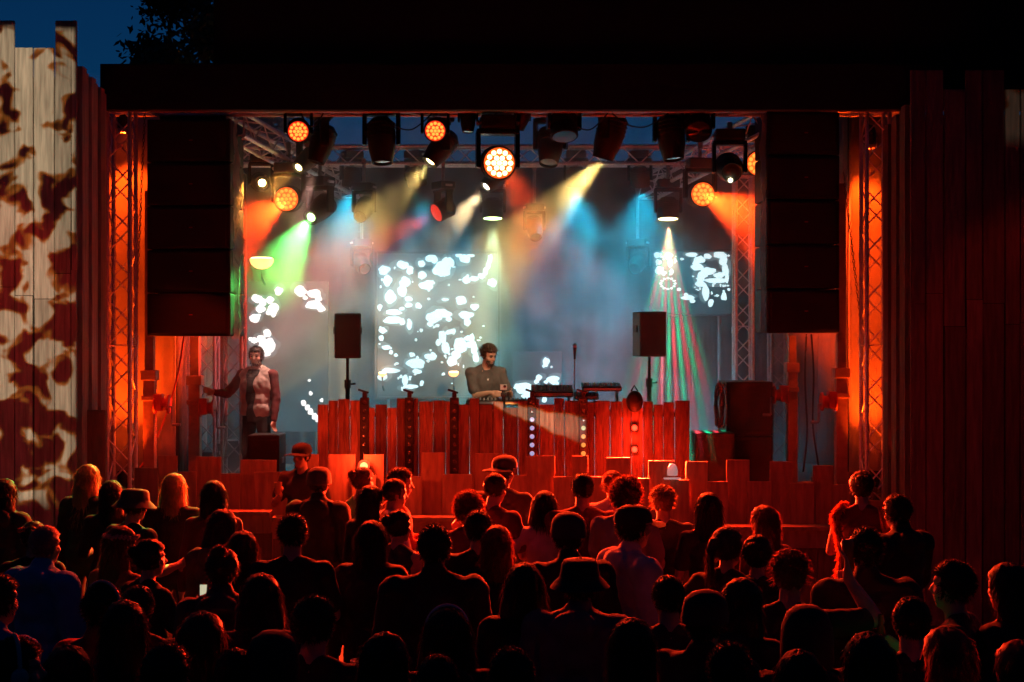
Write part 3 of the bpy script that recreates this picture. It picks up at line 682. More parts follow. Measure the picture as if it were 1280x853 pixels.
# speakers on stands
def stand_speaker(x0,x1,y0,y1,Y,rz,label,lab2):
    a=at(x0,y0,Y);b=at(x1,y1,Y);c=Vector(((a.x+b.x)/2,Y,(a.z+b.z)/2));W=b.x-a.x;H=a.z-b.z; rot=Matrix.Rotation(R(rz),3,'Z')
    t=thing('loudspeaker',(c.x,Y,b.z),label,'loudspeaker','loudspeakers on poles beside the booth')
    m=MB(); m.box(c,(W*.88,W*.85,H),rot=rot,bev=.02); cb=m.build('cabinet',black,t)
    m=MB(); m.box(c+rot@Vector((0,-W*.43,0)),(W*.8,.02,H*.92),rot=rot,bev=.008); m.build('grille',mat('mesh_grille',(0.014,0.012,0.012),.55,var=.2,scale=90),t)
    m=MB()
    for sx in (-1,1): m.box(c+rot@Vector((sx*W*.455,0,H*.12)),(.02,.14,.09),rot=rot,bev=.008)
    m.build('handle',grille,cb)
    s=thing('speaker_stand',(c.x,Y,DECK),lab2,'speaker stand','poles carrying the small loudspeakers')
    m=MB(); m.tube([(c.x,Y,b.z-.6),(c.x,Y,b.z+.0)],.02); m.build('inner_pole',black,s,True)
    m=MB(); m.tube([(c.x,Y,DECK+.15),(c.x,Y,b.z-.32)],.028); m.build('outer_pole',black,s,True)
    m=MB(); m.tube([(c.x,Y,b.z-.38),(c.x,Y,b.z-.27)],.042,12); m.tube([(c.x,Y,b.z-.33),(c.x+.1,Y,b.z-.32)],.012); m.build('collar',black,s,True)
    for k in range(3):
        an=R(90+120*k); d=Vector((math.cos(an),math.sin(an),0)); m=MB(); m.tube([(c.x,Y,DECK+.5),(c.x+d.x*.35,Y+d.y*.35,DECK)],.014); m.build('leg',black,s,True)
stand_speaker(416,453,392,448,17.9,8,'small black loudspeaker on a pole beside the large screen','speaker pole behind the booth end nearest the vest man')
stand_speaker(792,831,390,446,17.7,12,'small black loudspeaker on a pole before the green stripes','speaker pole behind the booth end near the subwoofers')

# microphone, keyboards, decks
p=at(718.5,432,17.45)
t=thing('microphone_stand',(p.x,17.45,2.14),'slim microphone on an upright stand between low screen and keyboards','microphone stand')
m=MB(); m.tube([(p.x-.01,17.45,2.15),(p.x,17.45,p.z-.14)],.009); m.build('pole',steel,t,True)
m=MB(); m.lathe([(0,0),(.09,0),(.09,.015),(.02,.03),(0,.03)],(p.x-.01,17.45,2.15)); m.build('base',black,t,True)
m=MB(); m.lathe([(0,-.17),(.012,-.17),(.02,-.05),(.022,-.02)],(p.x,17.45,p.z)); mm=m.build('microphone',black,t,True)
m=MB(); m.ball((p.x,17.45,p.z-.005),(.028,.028,.034)); m.build('mesh_head',steel,mm,True)
cz=2.147
def gear(name,x0,x1,py,Y,d,h,tilt,label,cat,knobs=True,stand=False):
    a=at(x0,py,Y);b=at(x1,py,Y);c=Vector(((a.x+b.x)/2,Y,a.z)); t=thing(name,(c.x,Y,cz),label,cat); rot=Matrix.Rotation(R(tilt),3,'X')
    m=MB(); m.box(c,(b.x-a.x,d,h),rot=rot,bev=.008); bd=m.build('body',black,t)
    m=MB(); n=int((b.x-a.x)/.045)
    for i in range(n):
        for j in range(3):
            q=c+rot@Vector((-(b.x-a.x)/2+.03+i*(b.x-a.x-.06)/max(n-1,1),-d*.3+j*d*.28,h/2)); m.lathe([(0,0),(.012,0),(.010,.022),(0,.022)],q,None,8)
    m.build('knobs',steel,bd)
    m=MB(); m.box(c+rot@Vector((0,-d/2-.004,0)),(b.x-a.x-.02,.006,h*.5),rot=rot); m.build('front_strip',edge_m,bd)
    m=MB()
    for xx in (a.x+.05,b.x-.05):
        for yy in (-d*.4,d*.4): m.tube([(xx,Y+yy,cz),(xx,Y+yy,c.z-h*.4+yy*math.sin(R(tilt)))],.012)
    m.build('support',steel,t)
gear('mixer',664,716,489,17.3,.35,.07,12,'low mixer with rows of knobs before the low video screen','mixer')
gear('keyboard',727,776,484,17.35,.3,.055,8,'raised keyboard beside the microphone stand','keyboard')
gear('mixer',718,748,495,17.2,.22,.05,10,'little effects box just under the raised keyboard','effects box')
gear('dj_controller',583,660,503,17.3,.38,.06,0,'dj controller on the counter under the performer hands','dj controller')
p=at(629.5,484,BY+.08)
t=thing('action_camera',(p.x,BY+.08,zpx(503,BY)),'small action camera on a grip clamped to the plank top','camera')
m=MB(); m.box(p,(.09,.04,.075),bev=.01); cb=m.build('camera_body',black,t)
m=MB(); m.lathe([(0,0),(.018,0),(.018,.012),(0,.014)],p+Vector((.015,-.02,.008)),Quaternion((1,0,0),R(90)),14); m.build('lens',dark_lens,cb)
m=MB(); m.box(p+Vector((0,-.022,0)),(.08,.004,.066)); m.build('bezel',steel,cb)
m=MB(); m.tube([p+Vector((0,0,-.03)),p+Vector((0,0,-.25))],.022,10); m.box(p+Vector((0,0,-.09)),(.07,.06,.05),bev=.01); m.build('grip',black,t,True)

# subwoofers, racks
def cab(name,x0,x1,y0,y1,Y,d,label,cat,n=1,mt=None,extra=None,z0=None):
    a=at(x0,y0,Y);b=at(x1,y1,Y); z0=DECK if z0 is None else z0
    t=thing(name,((a.x+b.x)/2,Y+d/2,z0),label,cat); H=(a.z-z0)/n
    for i in range(n):
        c=Vector(((a.x+b.x)/2,Y+d/2,z0+H*(i+.5)))
        m=MB(); m.box(c,(b.x-a.x,d,H-.008),bev=.015); cb=m.build('cabinet',mt or black,t)
        m=MB(); m.box(c+Vector((0,-d/2-.005,0)),((b.x-a.x)*.88,.015,H*.84),bev=.005); m.build('grille',grille,cb)
        m=MB()
        for sx in (-1,1): m.box(c+Vector((sx*((b.x-a.x)/2+.002),0,.05)),(.012,.16,.07),bev=.004)
        m.build('handle',steel,cb)
    return t
cab('subwoofer',908,966,477,600,17.6,.7,'tall pair of black subwoofer cabinets behind the amplifier rack','subwoofer',2)
cab('amplifier_rack',869,919,541,600,17.25,.5,'low black amplifier rack before the subwoofers','amplifier rack')
cab('monitor_speaker',309,349,544,600,16.9,.5,'black monitor speaker on the deck right before the vest man','monitor speaker')
cab('flight_case',368,395,575,610,17.2,.4,'dark flight case beside the booth end near the monitor speaker','flight case')
# cable hank on the subwoofers
t=thing('cable_hank',at(903,540,17.4),'looped hank of cables on the amplifier rack against the subwoofers','cable hank')
m=MB(); random.seed(4)
for k in range(7):
    pts=[]; c=at(900+random.uniform(-3,5),508,17.42)
    for i in range(13):
        a=2*math.pi*i/12; pts.append(c+Vector((.035*math.sin(a)*(1+.4*random.random()),random.uniform(-.03,.03),.27*math.cos(a)+.02*random.random())))
    m.tube(pts,.011,6,False)
m.build('loops',mat('grey_cable',(.10,.10,.10),.5),t,True)
m=MB(); m.tube([at(900,486,17.42),at(910,478,17.7)],.012); m.build('hook',steel,t)
# white dome lamp on the parapet
p=at(840,598,15.9)
t=thing('dome_lamp',p,'little white dome lamp over a plate on the front boards','lamp')
m=MB(); m.lathe([(0,0),(.058,0),(.06,.05),(.05,.095),(.03,.125),(0,.135)],p+Vector((0,-.04,.035)),None,20); m.build('dome',mat('glowing_white_plastic',(.65,.62,.6),.4,emit=(1,.9,.86),estr=.2),t,True)
m=MB(); m.box(p+Vector((0,-.04,0)),(.19,.08,.016),bev=.005); m.build('plate',MATS['glowing_white_plastic'],t)  # plate shares the dome's faint glow, though it is no lamp
# junk behind the inner towers: crates seen through the lattice
for (px,py,wd,h,lab) in ((262,588,.4,.35,'dark equipment crate below the inner tower beside the orange mast'),(290,580,.3,.5,'dark equipment crate behind the inner tower next to the vest man')):
    a=at(px,py,19.4); t=thing('equipment_crate',(a.x,19.4,DECK),lab,'crate')
    m=MB(); m.box((a.x,19.4,DECK+h/2),(wd,.4,h),bev=.01); m.build('box',black,t)
    m=MB(); 
    for sx in (-1,1):
        for sz in (-1,1): m.box((a.x+sx*wd/2,19.2,DECK+h/2+sz*h/2.1),(.05,.03,.05),bev=.005)
    m.build('corner_fittings',steel,t)

# ------------------------------------------------------------------ tree
def tree(x,y,h,cr,label,seed,n=9000):
    rnd=random.Random(seed); t=thing('tree',(x,y,0),label,'tree')
    m=MB(); m.tube([(x,y,0),(x+.15,y,h*.3),(x,y+.2,h*.6),(x+.1,y,h*.85)],.28,10,True,.06)
    for k in range(9):
        a=rnd.uniform(0,6.28); z=h*rnd.uniform(.35,.7); m.tube([(x,y,z),(x+math.cos(a)*cr*.5,y+math.sin(a)*cr*.5,z+cr*.4),(x+math.cos(a)*cr*.85,y+math.sin(a)*cr*.8,z+cr*.6)],.09,6,True,.02)
    m.build('trunk',mat('bark',(.06,.045,.035),.9),t)
    m=MB(); cl=[]
    for k in range(46):
        while 1:
            v=Vector((rnd.uniform(-1,1),rnd.uniform(-1,1),rnd.uniform(-1,1)))
            if .35<v.length<1: break
        cl.append((Vector((x+v.x*cr,y+v.y*cr,h*.68+v.z*h*.33)),rnd.uniform(.3,.6)))
    for k in range(n*3):
        c,r=rnd.choice(cl); p=c+Vector((rnd.gauss(0,1),rnd.gauss(0,1),rnd.gauss(0,.8)))*r*.55
        s=rnd.uniform(.045,.11); u=Vector((rnd.uniform(-1,1),rnd.uniform(-1,1),rnd.uniform(-1,1))).normalized(); w2=u.orthogonal().normalized()
        m.add([p-u*s,p+w2*s*.45,p+u*s,p-w2*s*.45],[(0,1,2,3)])
    m.build('crown',mat('leaves',(.05,.08,.035),.7,var=.4,scale=1),t)
tree(-5.45,25,10.6,1.35,'dark leafy tree rising against the blue sky behind the roof',3)

# ------------------------------------------------------------------ projector light
def gobo(name,loc,tgt,deg,pw,umin,umax,vmin,vmax,scale,thr,grad,seed,dark=(.05,.006,.003),cream=(1,.86,.66),swath=None):
    """one projector beam with its picture; u,v are direction ratios in the lamp's frame"""
    o=spot(name,loc,tgt,(1,1,1),pw,deg,.05,.01); l=o.data; l.use_nodes=True; nt=l.node_tree; N=nt.nodes; L=nt.links
    em=N['Emission']; tc=N.new('ShaderNodeTexCoord'); sx=N.new('ShaderNodeSeparateXYZ'); L.new(tc.outputs['Normal'],sx.inputs[0])
    def M(op,a,b=None,c=None):
        n=N.new('ShaderNodeMath'); n.operation=op
        for i,x in enumerate((a,b,c)):
            if x is None: continue
            if isinstance(x,(int,float)): n.inputs[i].default_value=x
            else: L.new(x,n.inputs[i])
        return n.outputs[0]
    nz=M('MULTIPLY',sx.outputs['Z'],-1.0)
    u=M('DIVIDE',sx.outputs['X'],nz); v=M('DIVIDE',sx.outputs['Y'],nz)
    cb=N.new('ShaderNodeCombineXYZ'); L.new(u,cb.inputs[0]); L.new(v,cb.inputs[1]); cb.inputs[2].default_value=seed
    n1=N.new('ShaderNodeTexNoise'); n1.inputs['Scale'].default_value=scale; n1.inputs['Detail'].default_value=2.2; n1.inputs['Distortion'].default_value=.45; n1.inputs['Roughness'].default_value=.5
    L.new(cb.outputs[0],n1.inputs['Vector'])
    t=M('MULTIPLY_ADD',v,grad,n1.outputs['Fac'])
    if swath:   # a slanting pale band instead of blotches
        (m1,c1),(m2,c2)=swath; f=40.0
        lo=M('MULTIPLY_ADD',M('SUBTRACT',v,M('MULTIPLY_ADD',u,m1,c1)),f,.5); hi=M('MULTIPLY_ADD',M('SUBTRACT',M('MULTIPLY_ADD',u,m2,c2),v),f,.5)
        t=M('ADD',M('MINIMUM',lo,hi),M('MULTIPLY_ADD',n1.outputs['Fac'],.25,-.125))
    cr=N.new('ShaderNodeValToRGB'); e=cr.color_ramp.elements
    e[0].position=thr-.06; e[0].color=(*dark,1); e[1].position=thr+.025; e[1].color=(*cream,1)
    x=e.new(thr-.015); x.color=(.6,.2,.025,1)
    L.new(t,cr.inputs[0])
    def soft(val,lo,hi):
        n=N.new('ShaderNodeMapRange'); n.inputs['From Min'].default_value=lo; n.inputs['From Max'].default_value=hi; L.new(val,n.inputs['Value']); return n.outputs['Result']
    mk=M('MULTIPLY',M('MULTIPLY',soft(u,umin,umin+.002),soft(u,umax,umax-.002)),M('MULTIPLY',soft(v,vmin,vmin+.01),soft(v,vmax,vmax-.004)))
    vm=N.new('ShaderNodeVectorMath'); vm.operation='SCALE'; L.new(cr.outputs[0],vm.inputs[0]); L.new(mk,vm.inputs['Scale'])
    L.new(vm.outputs['Vector'],em.inputs['Color'])
    return o
PL=Vector((.9,-1.2,4.6))
def mkuv(tgt,p):
    q=(Vector(tgt)-PL).to_track_quat('-Z','Y').to_matrix().inverted()@(Vector(p)-PL); return q.x/-q.z,q.y/-q.z
T1=(-5.4,15,3.4)
_,vb=mkuv(T1,at(50,640,WY)); _,vt=mkuv(T1,at(50,32,WY)); ue,_=mkuv(T1,at(96,300,WY))
gobo('projector_light',PL,T1,34,PJ,-.28,ue,vb,vt,58.0,.515,.55,GS[0],dark=(.045,.006,.003),cream=(1,.80,.55))
T2=at(690,525,BY)
Q=[mkuv(T2,at(x,y,BY)) for x,y in ((618,507),(725,556),(618,501),(730,524))]
ln=lambda p,q:((q[1]-p[1])/(q[0]-p[0]),p[1]-p[0]*(q[1]-p[1])/(q[0]-p[0]))
u0,_=mkuv(T2,at(616,525,BY)); u1,_=mkuv(T2,at(733,525,BY)); _,v0=mkuv(T2,at(690,558,BY)); _,v1=mkuv(T2,at(690,495,BY))
gobo('projector_light',PL,T2,9,PJ*PJ2,u0,u1,v0,v1,60.0,.5,0,GS[1],dark=(.02,.002,.001),swath=(ln(Q[0],Q[1]),ln(Q[2],Q[3])))
T3=(5.55,15,5.1)
u0,_=mkuv(T3,at(1254,150,WY)); _,v0=mkuv(T3,at(1260,186,WY)); _,v1=mkuv(T3,at(1260,92,WY))
gobo('projector_light',PL,T3,12,PJ*.2,u0,.08,v0,v1,34.0,.44,0,GS[2])

# ------------------------------------------------------------------ front wash: unseen red floods added in mid air above the crowd
def added_flood(x,y,z,tgt,pw,deg,label,lim=None):
    p=Vector((x,y,z)); d=(Vector(tgt)-p).normalized(); q=d.to_track_quat('Z','Y'); t=thing('added_flood_lamp',p,label,'stage lamp')
    m=MB(); m.lathe([(0,-.14),(.08,-.13),(.12,0),(.12,.1),(.11,.1),(.1,.05),(0,.05)],p,q,20); m.build('can',black,t,True)
    m=MB()
    for sg in (-1,1): m.box(p+q@Vector((0,sg*.14,.16)),(.24,.006,.14),rot=q.to_matrix())
    m.build('barn_door',black,t)
    m=MB(); m.tube([p,p+Vector((0,.05,.35))],.02); m.build('bracket',steel,t)
    o=spot('lamp_light',p+d*.12,tgt,FR,pw,deg,.5,.03,t)
    if lim:
        lo,hi=uv(o,lim[0])[1],uv(o,lim[1])[1]; barn(o,-3,3,min(lo,hi)-.03,max(lo,hi),.03)
    return o
FR=(1,.032,.007)
LO=(0,15.8,.9)
added_flood(-2.9,14.2,6.9,(-2.2,16.6,1.5),FW*.85,56,'unseen red front flood added above the frame, on the vest man side',((-2.2,15.8,.9),(-2.2,16.95,2.37)))
added_flood(-.4,14.2,6.9,(-.2,16.6,1.6),FW,56,'unseen red front flood added above the frame, over the middle of the booth',((-.2,15.8,.9),(-.2,16.95,2.37)))
added_flood(2.6,14.2,6.9,(2.2,16.6,1.4),FW*.36,56,'unseen red front flood added above the frame, on the subwoofer side',((2.2,15.8,.9),(2.2,16.95,2.2)))

added_flood(5.6,12.6,7.2,(5.4,15,1.4),FW*.13,42,'unseen dim red flood added above the frame toward the dark board wall')  # added to give the dark boards some red light
added_flood(-5.6,12.8,7.2,(-5.5,15,1.6),FW*.2,42,'unseen dim red flood added above the frame toward the projected board wall')

p=Vector((2.1,10.6,5.95)); t=thing('added_key_lamp',p,'narrow warm front lamp added unseen above the frame, aimed at the performer','stage lamp'); tg=at(607,470,17.6); q=(tg-p).normalized().to_track_quat('Z','Y')  # unseen key lamp added to light the performer's face
m=MB(); m.lathe([(0,-.3),(.07,-.29),(.09,-.1),(.06,.0),(.06,.28),(.055,.28),(.05,.2),(0,.2)],p,q,20); m.build('barrel',black,t,True)
m=MB(); m.tube([p,p+Vector((0,0,.35))],.02); m.build('bracket',steel,t)
spot('lamp_light',p+(tg-p).normalized()*.3,tg,(1,.60,.33),KEY,8.5,.6,.04,t)

# ------------------------------------------------------------------ stage smoke
hz=MB(); hz.box((0,19.33,3.55),(10.3,4.76,5.3)); o=hz.build('haze',None); tag(o,'pale stage smoke lit teal, yellow and red by the lamps','haze',kind='stuff')
hm=bpy.data.materials.new('stage_smoke'); hm.use_nodes=True; nt=hm.node_tree; N=nt.nodes; L=nt.links
N.remove(N['Principled BSDF']); pv=N.new('ShaderNodeVolumePrincipled'); L.new(pv.outputs[0],N['Material Output'].inputs['Volume'])
pv.inputs['Color'].default_value=(.9,.95,1,1); pv.inputs['Anisotropy'].default_value=.15
pv.inputs['Density'].default_value=HD
if HETERO:
    tc=N.new('ShaderNodeTexCoord'); n1=N.new('ShaderNodeTexNoise'); n1.inputs['Scale'].default_value=.9; n1.inputs['Detail'].default_value=4; n1.inputs['Distortion'].default_value=.8
    L.new(tc.outputs['Object'],n1.inputs['Vector'])
    mr=N.new('ShaderNodeMapRange'); mr.inputs['From Min'].default_value=.40; mr.inputs['From Max'].default_value=.63; mr.inputs['To Min'].default_value=HD*.08; mr.inputs['To Max'].default_value=HD*2.4
    L.new(n1.outputs['Fac'],mr.inputs['Value']); L.new(mr.outputs['Result'],pv.inputs['Density'])
o.data.materials.clear(); o.data.materials.append(hm)
# ------------------------------------------------------------------ people
def rotX(a): return Matrix.Rotation(a,3,'X')
def rotZ(a): return Matrix.Rotation(a,3,'Z')
class Body:
    """human of height 1.75, facing +Y, feet at z=0, built as closed solids and fused into one skin"""
    def __init__(s, fem=False, lean=0, hyaw=0, hpitch=0, hroll=0, L=None, Rr=None, twist=0, stance=.11, fing=.35, broad=1.0):
        s.fem=fem; s.broad=broad
        s.T=lambda p:(rotZ(twist)@rotX(-lean))@(Vector(p)-Vector((0,0,.95)))+Vector((0,0,.95))
        s.Tr=rotZ(twist)@rotX(-lean)
        s.sw=(.168 if fem else .188)*broad; s.hw=.092 if fem else .09
        s.neck=s.T((0,-.012,1.47)); s.hq=s.Tr@rotZ(hyaw)@rotX(-hpitch)@Matrix.Rotation(hroll,3,'Y')
        s.headc=s.T((0,.012,1.515))+s.hq@Vector((0,.012,.105))
        s.sh={}; s.el={}; s.wr={}; s.hd={}
        for sg,arm in ((-1,L),(1,Rr)):
            sh=s.T((sg*s.sw,-.015,1.395)); s.sh[sg]=sh
            if arm is None: wr=sh+s.Tr@Vector((sg*.09,.05,-.53)); pole=s.Tr@Vector((sg*.5,-1,0)); hdir=Vector((0,.15,-1))
            else: wr,pole,hdir=[Vector(x) for x in arm]
            a,b=.285,.255; d=wr-sh; Ld=min(d.length,a+b-.004); d.normalize(); wr=sh+d*Ld
            ca=(a*a+Ld*Ld-b*b)/(2*a*Ld); pole=(pole-d*pole.dot(d)).normalized()
            s.el[sg]=sh+d*(a*ca)+pole*(a*math.sqrt(max(0,1-ca*ca))); s.wr[sg]=wr; s.hd[sg]=hdir.normalized()
        s.stance=stance; s.fing=fing
    def legs(s): 
        for sg in (-1,1): yield sg,Vector((sg*s.hw,0,.9)),Vector((sg*(s.hw+s.stance)*.55+sg*.01,.02,.49)),Vector((sg*s.stance,-.02,.085))
    def prims(s):
        P=[]; f=s.fem; T=s.T; b=s.broad
        ell=lambda c,r,q=None:P.append(('e',Vector(c),r,q)); cap=lambda a,c,ra,rb:P.append(('c',Vector(a),Vector(c),ra,rb))
        ell((0,0,.93),(.175 if f else .162,.118,.13)); ell(T((0,.004,1.1)),((.128 if f else .142)*b,.098,.15),s.Tr); ell(T((0,.0,1.28)),((.15 if f else .172)*b,.112,.19),s.Tr)
        if f:
            for sg in (-1,1): ell(T((sg*.07,.085,1.27)),(.065,.055,.065))
        cap(T((-s.sw*.8,-.015,1.385)),T((s.sw*.8,-.015,1.385)),.062,.062)
        for sg in (-1,1): cap(T((sg*.02,-.02,1.46)),T((sg*s.sw*.85,-.015,1.40)),.048,.050)
        cap(T((0,-.015,1.41)),s.headc+s.hq@Vector((0,-.012,-.06)),.062 if not f else .052,.053 if not f else .045)
        H=lambda v:s.headc+s.hq@Vector(v)
        k=.96 if f else 1
        ell(H((0,-.012,.035)),(.074*k,.093*k,.083),s.hq); ell(H((0,.018,-.03)),(.06*k,.07,.083),s.hq); ell(H((0,.045,-.085)),(.035*k,.034,.028),s.hq)
        ell(H((0,.07,.028)),(.052,.017,.012),s.hq); cap(H((0,.083,.012)),H((0,.104,-.022)),.009,.0135); ell(H((0,.088,-.026)),(.018,.012,.009),s.hq)
        ell(H((0,.08,-.052)),(.024,.012,.0065),s.hq); ell(H((0,.078,-.064)),(.02,.012,.007),s.hq)
        for sg in (-1,1):
            ell(H((sg*.074*k,-.008,-.005)),(.010,.019,.031),s.hq); ell(H((sg*.042,.05,-.025)),(.025,.024,.02),s.hq)
            sh,el,wr,hd=s.sh[sg],s.el[sg],s.wr[sg],s.hd[sg]; m=.86 if f else 1
            ell(sh,(.062*m,.062*m,.066*m)); cap(sh,el,.054*m,.041*m); cap(el,el+(wr-el)*.35,.042*m,.043*m); cap(el+(wr-el)*.35,wr,.043*m,.028*m)
            # hand
            side=hd.cross(Vector((sg,.2,.1))); side=side.normalized() if side.length>.1 else Vector((0,1,0)); nrm=side.cross(hd)*sg
            if nrm.length<.1: nrm=Vector((0,0,1))
            cap(wr,wr+hd*.03,.027,.028)
            for q in (-.028,-.010,.010,.028): cap(wr+hd*.03+side*q*.6,wr+hd*.088+side*q,.0165,.0125)
            for q,l in ((-.031,.058),(-.0105,.075),(.0105,.08),(.031,.07)):
                k0=wr+hd*.088+side*q; d1=(hd-nrm*s.fing).normalized(); k1=k0+d1*l*.5; d2=(hd-nrm*s.fing*2.6).normalized(); cap(k0,k1,.0105,.0095); cap(k1,k1+d2*l*.5,.0095,.008)
            t0=wr+hd*.03+side*.026; t1=t0+(hd*.7+side*.75-nrm*.3).normalized()*.045; cap(t0,t1,.015,.0125); cap(t1,t1+(hd-nrm*.35+side*.15).normalized()*.036,.0115,.009)
        for sg,hip,kn,an in s.legs():
            cap(hip,kn,.088,.058); cap(kn,kn+(an-kn)*.35,.056,.058); cap(kn+(an-kn)*.35,an,.058,.037); cap(an+Vector((0,-.02,-.03)),an+Vector((sg*.03,.14,-.05)),.042,.034)
        return P
    def top(s,kind):
        P=[]; T=s.T; b=s.broad; f=s.fem
        g={'tee':.014,'long':.014,'hoodie':.034,'jacket':.03,'vest':.035,'tank':.008}[kind]
        ell=lambda c,r,q=None:P.append(('e',Vector(c),r,q)); cap=lambda a,c,ra,rb:P.append(('c',Vector(a),Vector(c),ra,rb))
        lo=.86 if kind!='tank' else .93
        ell(T((0,0,lo+.13)),((.165 if f else .158)*b+g,.115+g,.16),s.Tr); ell(T((0,.002,1.12)),((.138 if f else .15)*b+g,.104+g,.18),s.Tr); ell(T((0,0,1.28)),((.152 if f else .172)*b+g,.114+g,.185),s.Tr)
        if f:
            for sg in (-1,1): ell(T((sg*.07,.085,1.27)),(.066+g*.5,.056+g*.6,.066+g*.5))
        cap(T((-s.sw*.78,-.015,1.383)),T((s.sw*.78,-.015,1.383)),.062+g*.8,.062+g*.8)
        for sg in (-1,1): cap(T((sg*.03,-.02,1.452)),T((sg*s.sw*.84,-.015,1.398)),.052+g*.5,.053+g*.7)
        if kind in ('hoodie','jacket','vest'): cap(T((0,-.02,1.44)),T((0,-.014,1.50)),.072,.070)
        if kind=='hoodie': ell(T((0,-.105,1.43)),(.125,.062,.085),s.Tr); ell(T((0,-.10,1.37)),(.085,.055,.09),s.Tr); cap(T((-.1,-.05,1.47)),T((-.05,.06,1.43)),.034,.028); cap(T((.1,-.05,1.47)),T((.05,.06,1.43)),.034,.028)
        m=.86 if f else 1
        for sg in (-1,1):
            sh,el,wr=s.sh[sg],s.el[sg],s.wr[sg]
            if kind in('vest','tank'): continue
            ell(sh,(.064*m+g,.064*m+g,.066*m+g))
            if kind=='tee': cap(sh,sh+(el-sh)*.68,.057*m+g,.058*m+g)
            else: cap(sh,el,.056*m+g,.046*m+g*.9); cap(el,wr-(wr-el)*.03,.046*m+g*.9,.034*m+g*.6)
        return P
    def trousers(s,kind='long'):
        P=[]
        P.append(('e',Vector((0,0,.92)),((.186 if s.fem else .172),.128,.125),None))
        for sg,hip,kn,an in s.legs():
            P.append(('c',hip,kn,.096,.07)); 
            P.append(('c',kn,an+Vector((0,0,.0)),.07,.056))
        return P
    def shoes(s):
        P=[]
        for sg,hip,kn,an in s.legs(): P.append(('c',an+Vector((0,-.025,-.035)),an+Vector((sg*.03,.15,-.045)),.052,.043)); P.append(('c',an+Vector((0,-.01,.03)),an+Vector((0,-.01,-.03)),.052,.05))
        return P
def solids(P):
    m=MB()
    for p in P:
        if p[0]=='e': m.ball(p[1],p[2],3,p[3])
        else:
            _,a,b,ra,rb=p; d=b-a; L=d.length
            if L<1e-5: m.ball(a,ra,2); continue
            q=d.to_track_quat('Z','Y'); n=5
            prof=[(ra*math.sin(k*math.pi/2/n),-ra*math.cos(k*math.pi/2/n)) for k in range(n+1)]+[(rb*math.cos(k*math.pi/2/n),L+rb*math.sin(k*math.pi/2/n)) for k in range(n+1)]
            m.lathe(prof,a,q,16)
    return m
def fuse(name,P,vox,it=5,fold=0,seed=0,fs=6):
    m=solids(P); me=bpy.data.meshes.new(name); me.from_pydata(m.v,[],m.f); o=bpy.data.objects.new(name,me); COL.objects.link(o)
    md=o.modifiers.new('r','REMESH'); md.mode='VOXEL'; md.voxel_size=vox; md.use_smooth_shade=True
    sm=o.modifiers.new('s','SMOOTH'); sm.factor=.5; sm.iterations=it
    dg=bpy.context.evaluated_depsgraph_get(); out=bpy.data.meshes.new_from_object(o.evaluated_get(dg)); out.name=name
    bpy.data.objects.remove(o); bpy.data.meshes.remove(me)
    if fold:
        ns=[v.normal.copy() for v in out.vertices]
        for v,nn in zip(out.vertices,ns):
            c=v.co; w_=noise.noise((c.x*fs*1.3+seed,c.y*fs*1.3,c.z*fs*.8))+.6*noise.noise((c.x*fs*2.6,c.y*fs*2.6+seed,c.z*fs*2.2))
            v.co=c+nn*fold*w_
        out.update()
    out.polygons.foreach_set('use_smooth',[True]*len(out.polygons))
    return out
# hair in head space (origin at the head centre, +Y face side)
def dirs(n,m):
    for j in range(m+1):
        th=math.pi*j/m
        for i in range(n): yield 2*math.pi*i/n,th
def hair_cap(m,off=.015,low=-.045,face=.03,rough=.0,seed=0,n=36,k=24):
    base=len(m.v); vs=[]
    for ph,th in dirs(n,k):
        d=Vector((math.sin(th)*math.cos(ph),math.sin(th)*math.sin(ph),math.cos(th)))
        p=Vector((d.x*.078,d.y*.098-.012,d.z*.092+.03))
        hid = p.z < low+.012*math.sin(ph*5+seed) or (p.y>face and p.z<.062+.012*noise.noise((p.x*40,seed,0)))
        o=off*(1+.25*noise.noise(d*3+Vector((seed,0,0))))+(rough+.004)*noise.noise(d*9+Vector((seed,1,0)))
        vs.append(p*.86+Vector((0,0,.0)) if hid else p+d*o)
    fs=[(j*n+i,j*n+(i+1)%n,(j+1)*n+(i+1)%n,(j+1)*n+i) for j in range(k) for i in range(n)]
    m.add(vs,fs)
def strands(m,cnt,fn,rnd,wd=.0022):
    for _ in range(cnt):
        p,d,L=fn(rnd)
        if p is None: continue
        s=d.cross(Vector((rnd.uniform(-1,1),rnd.uniform(-1,1),rnd.uniform(-1,1))))
        if s.length<.01: continue
        s=s.normalized()*wd; mid=p+d*L*.55+Vector((0,0,-.12*L)); e=p+d*L+Vector((rnd.uniform(-.2,.2)*L,rnd.uniform(-.2,.2)*L,-.35*L))
        m.add([p-s,p+s,mid+s*.8,mid-s*.8,e],[(0,1,2,3),(3,2,4)])
def on_cap(rnd,off,low=-.04):
    while 1:
        d=Vector((rnd.gauss(0,1),rnd.gauss(0,1),rnd.gauss(0,1))).normalized(); p=Vector((d.x*.078,d.y*.098-.012,d.z*.092+.03))
        if p.z>low and not(p.y>.035 and p.z<.065): return p+d*off,d
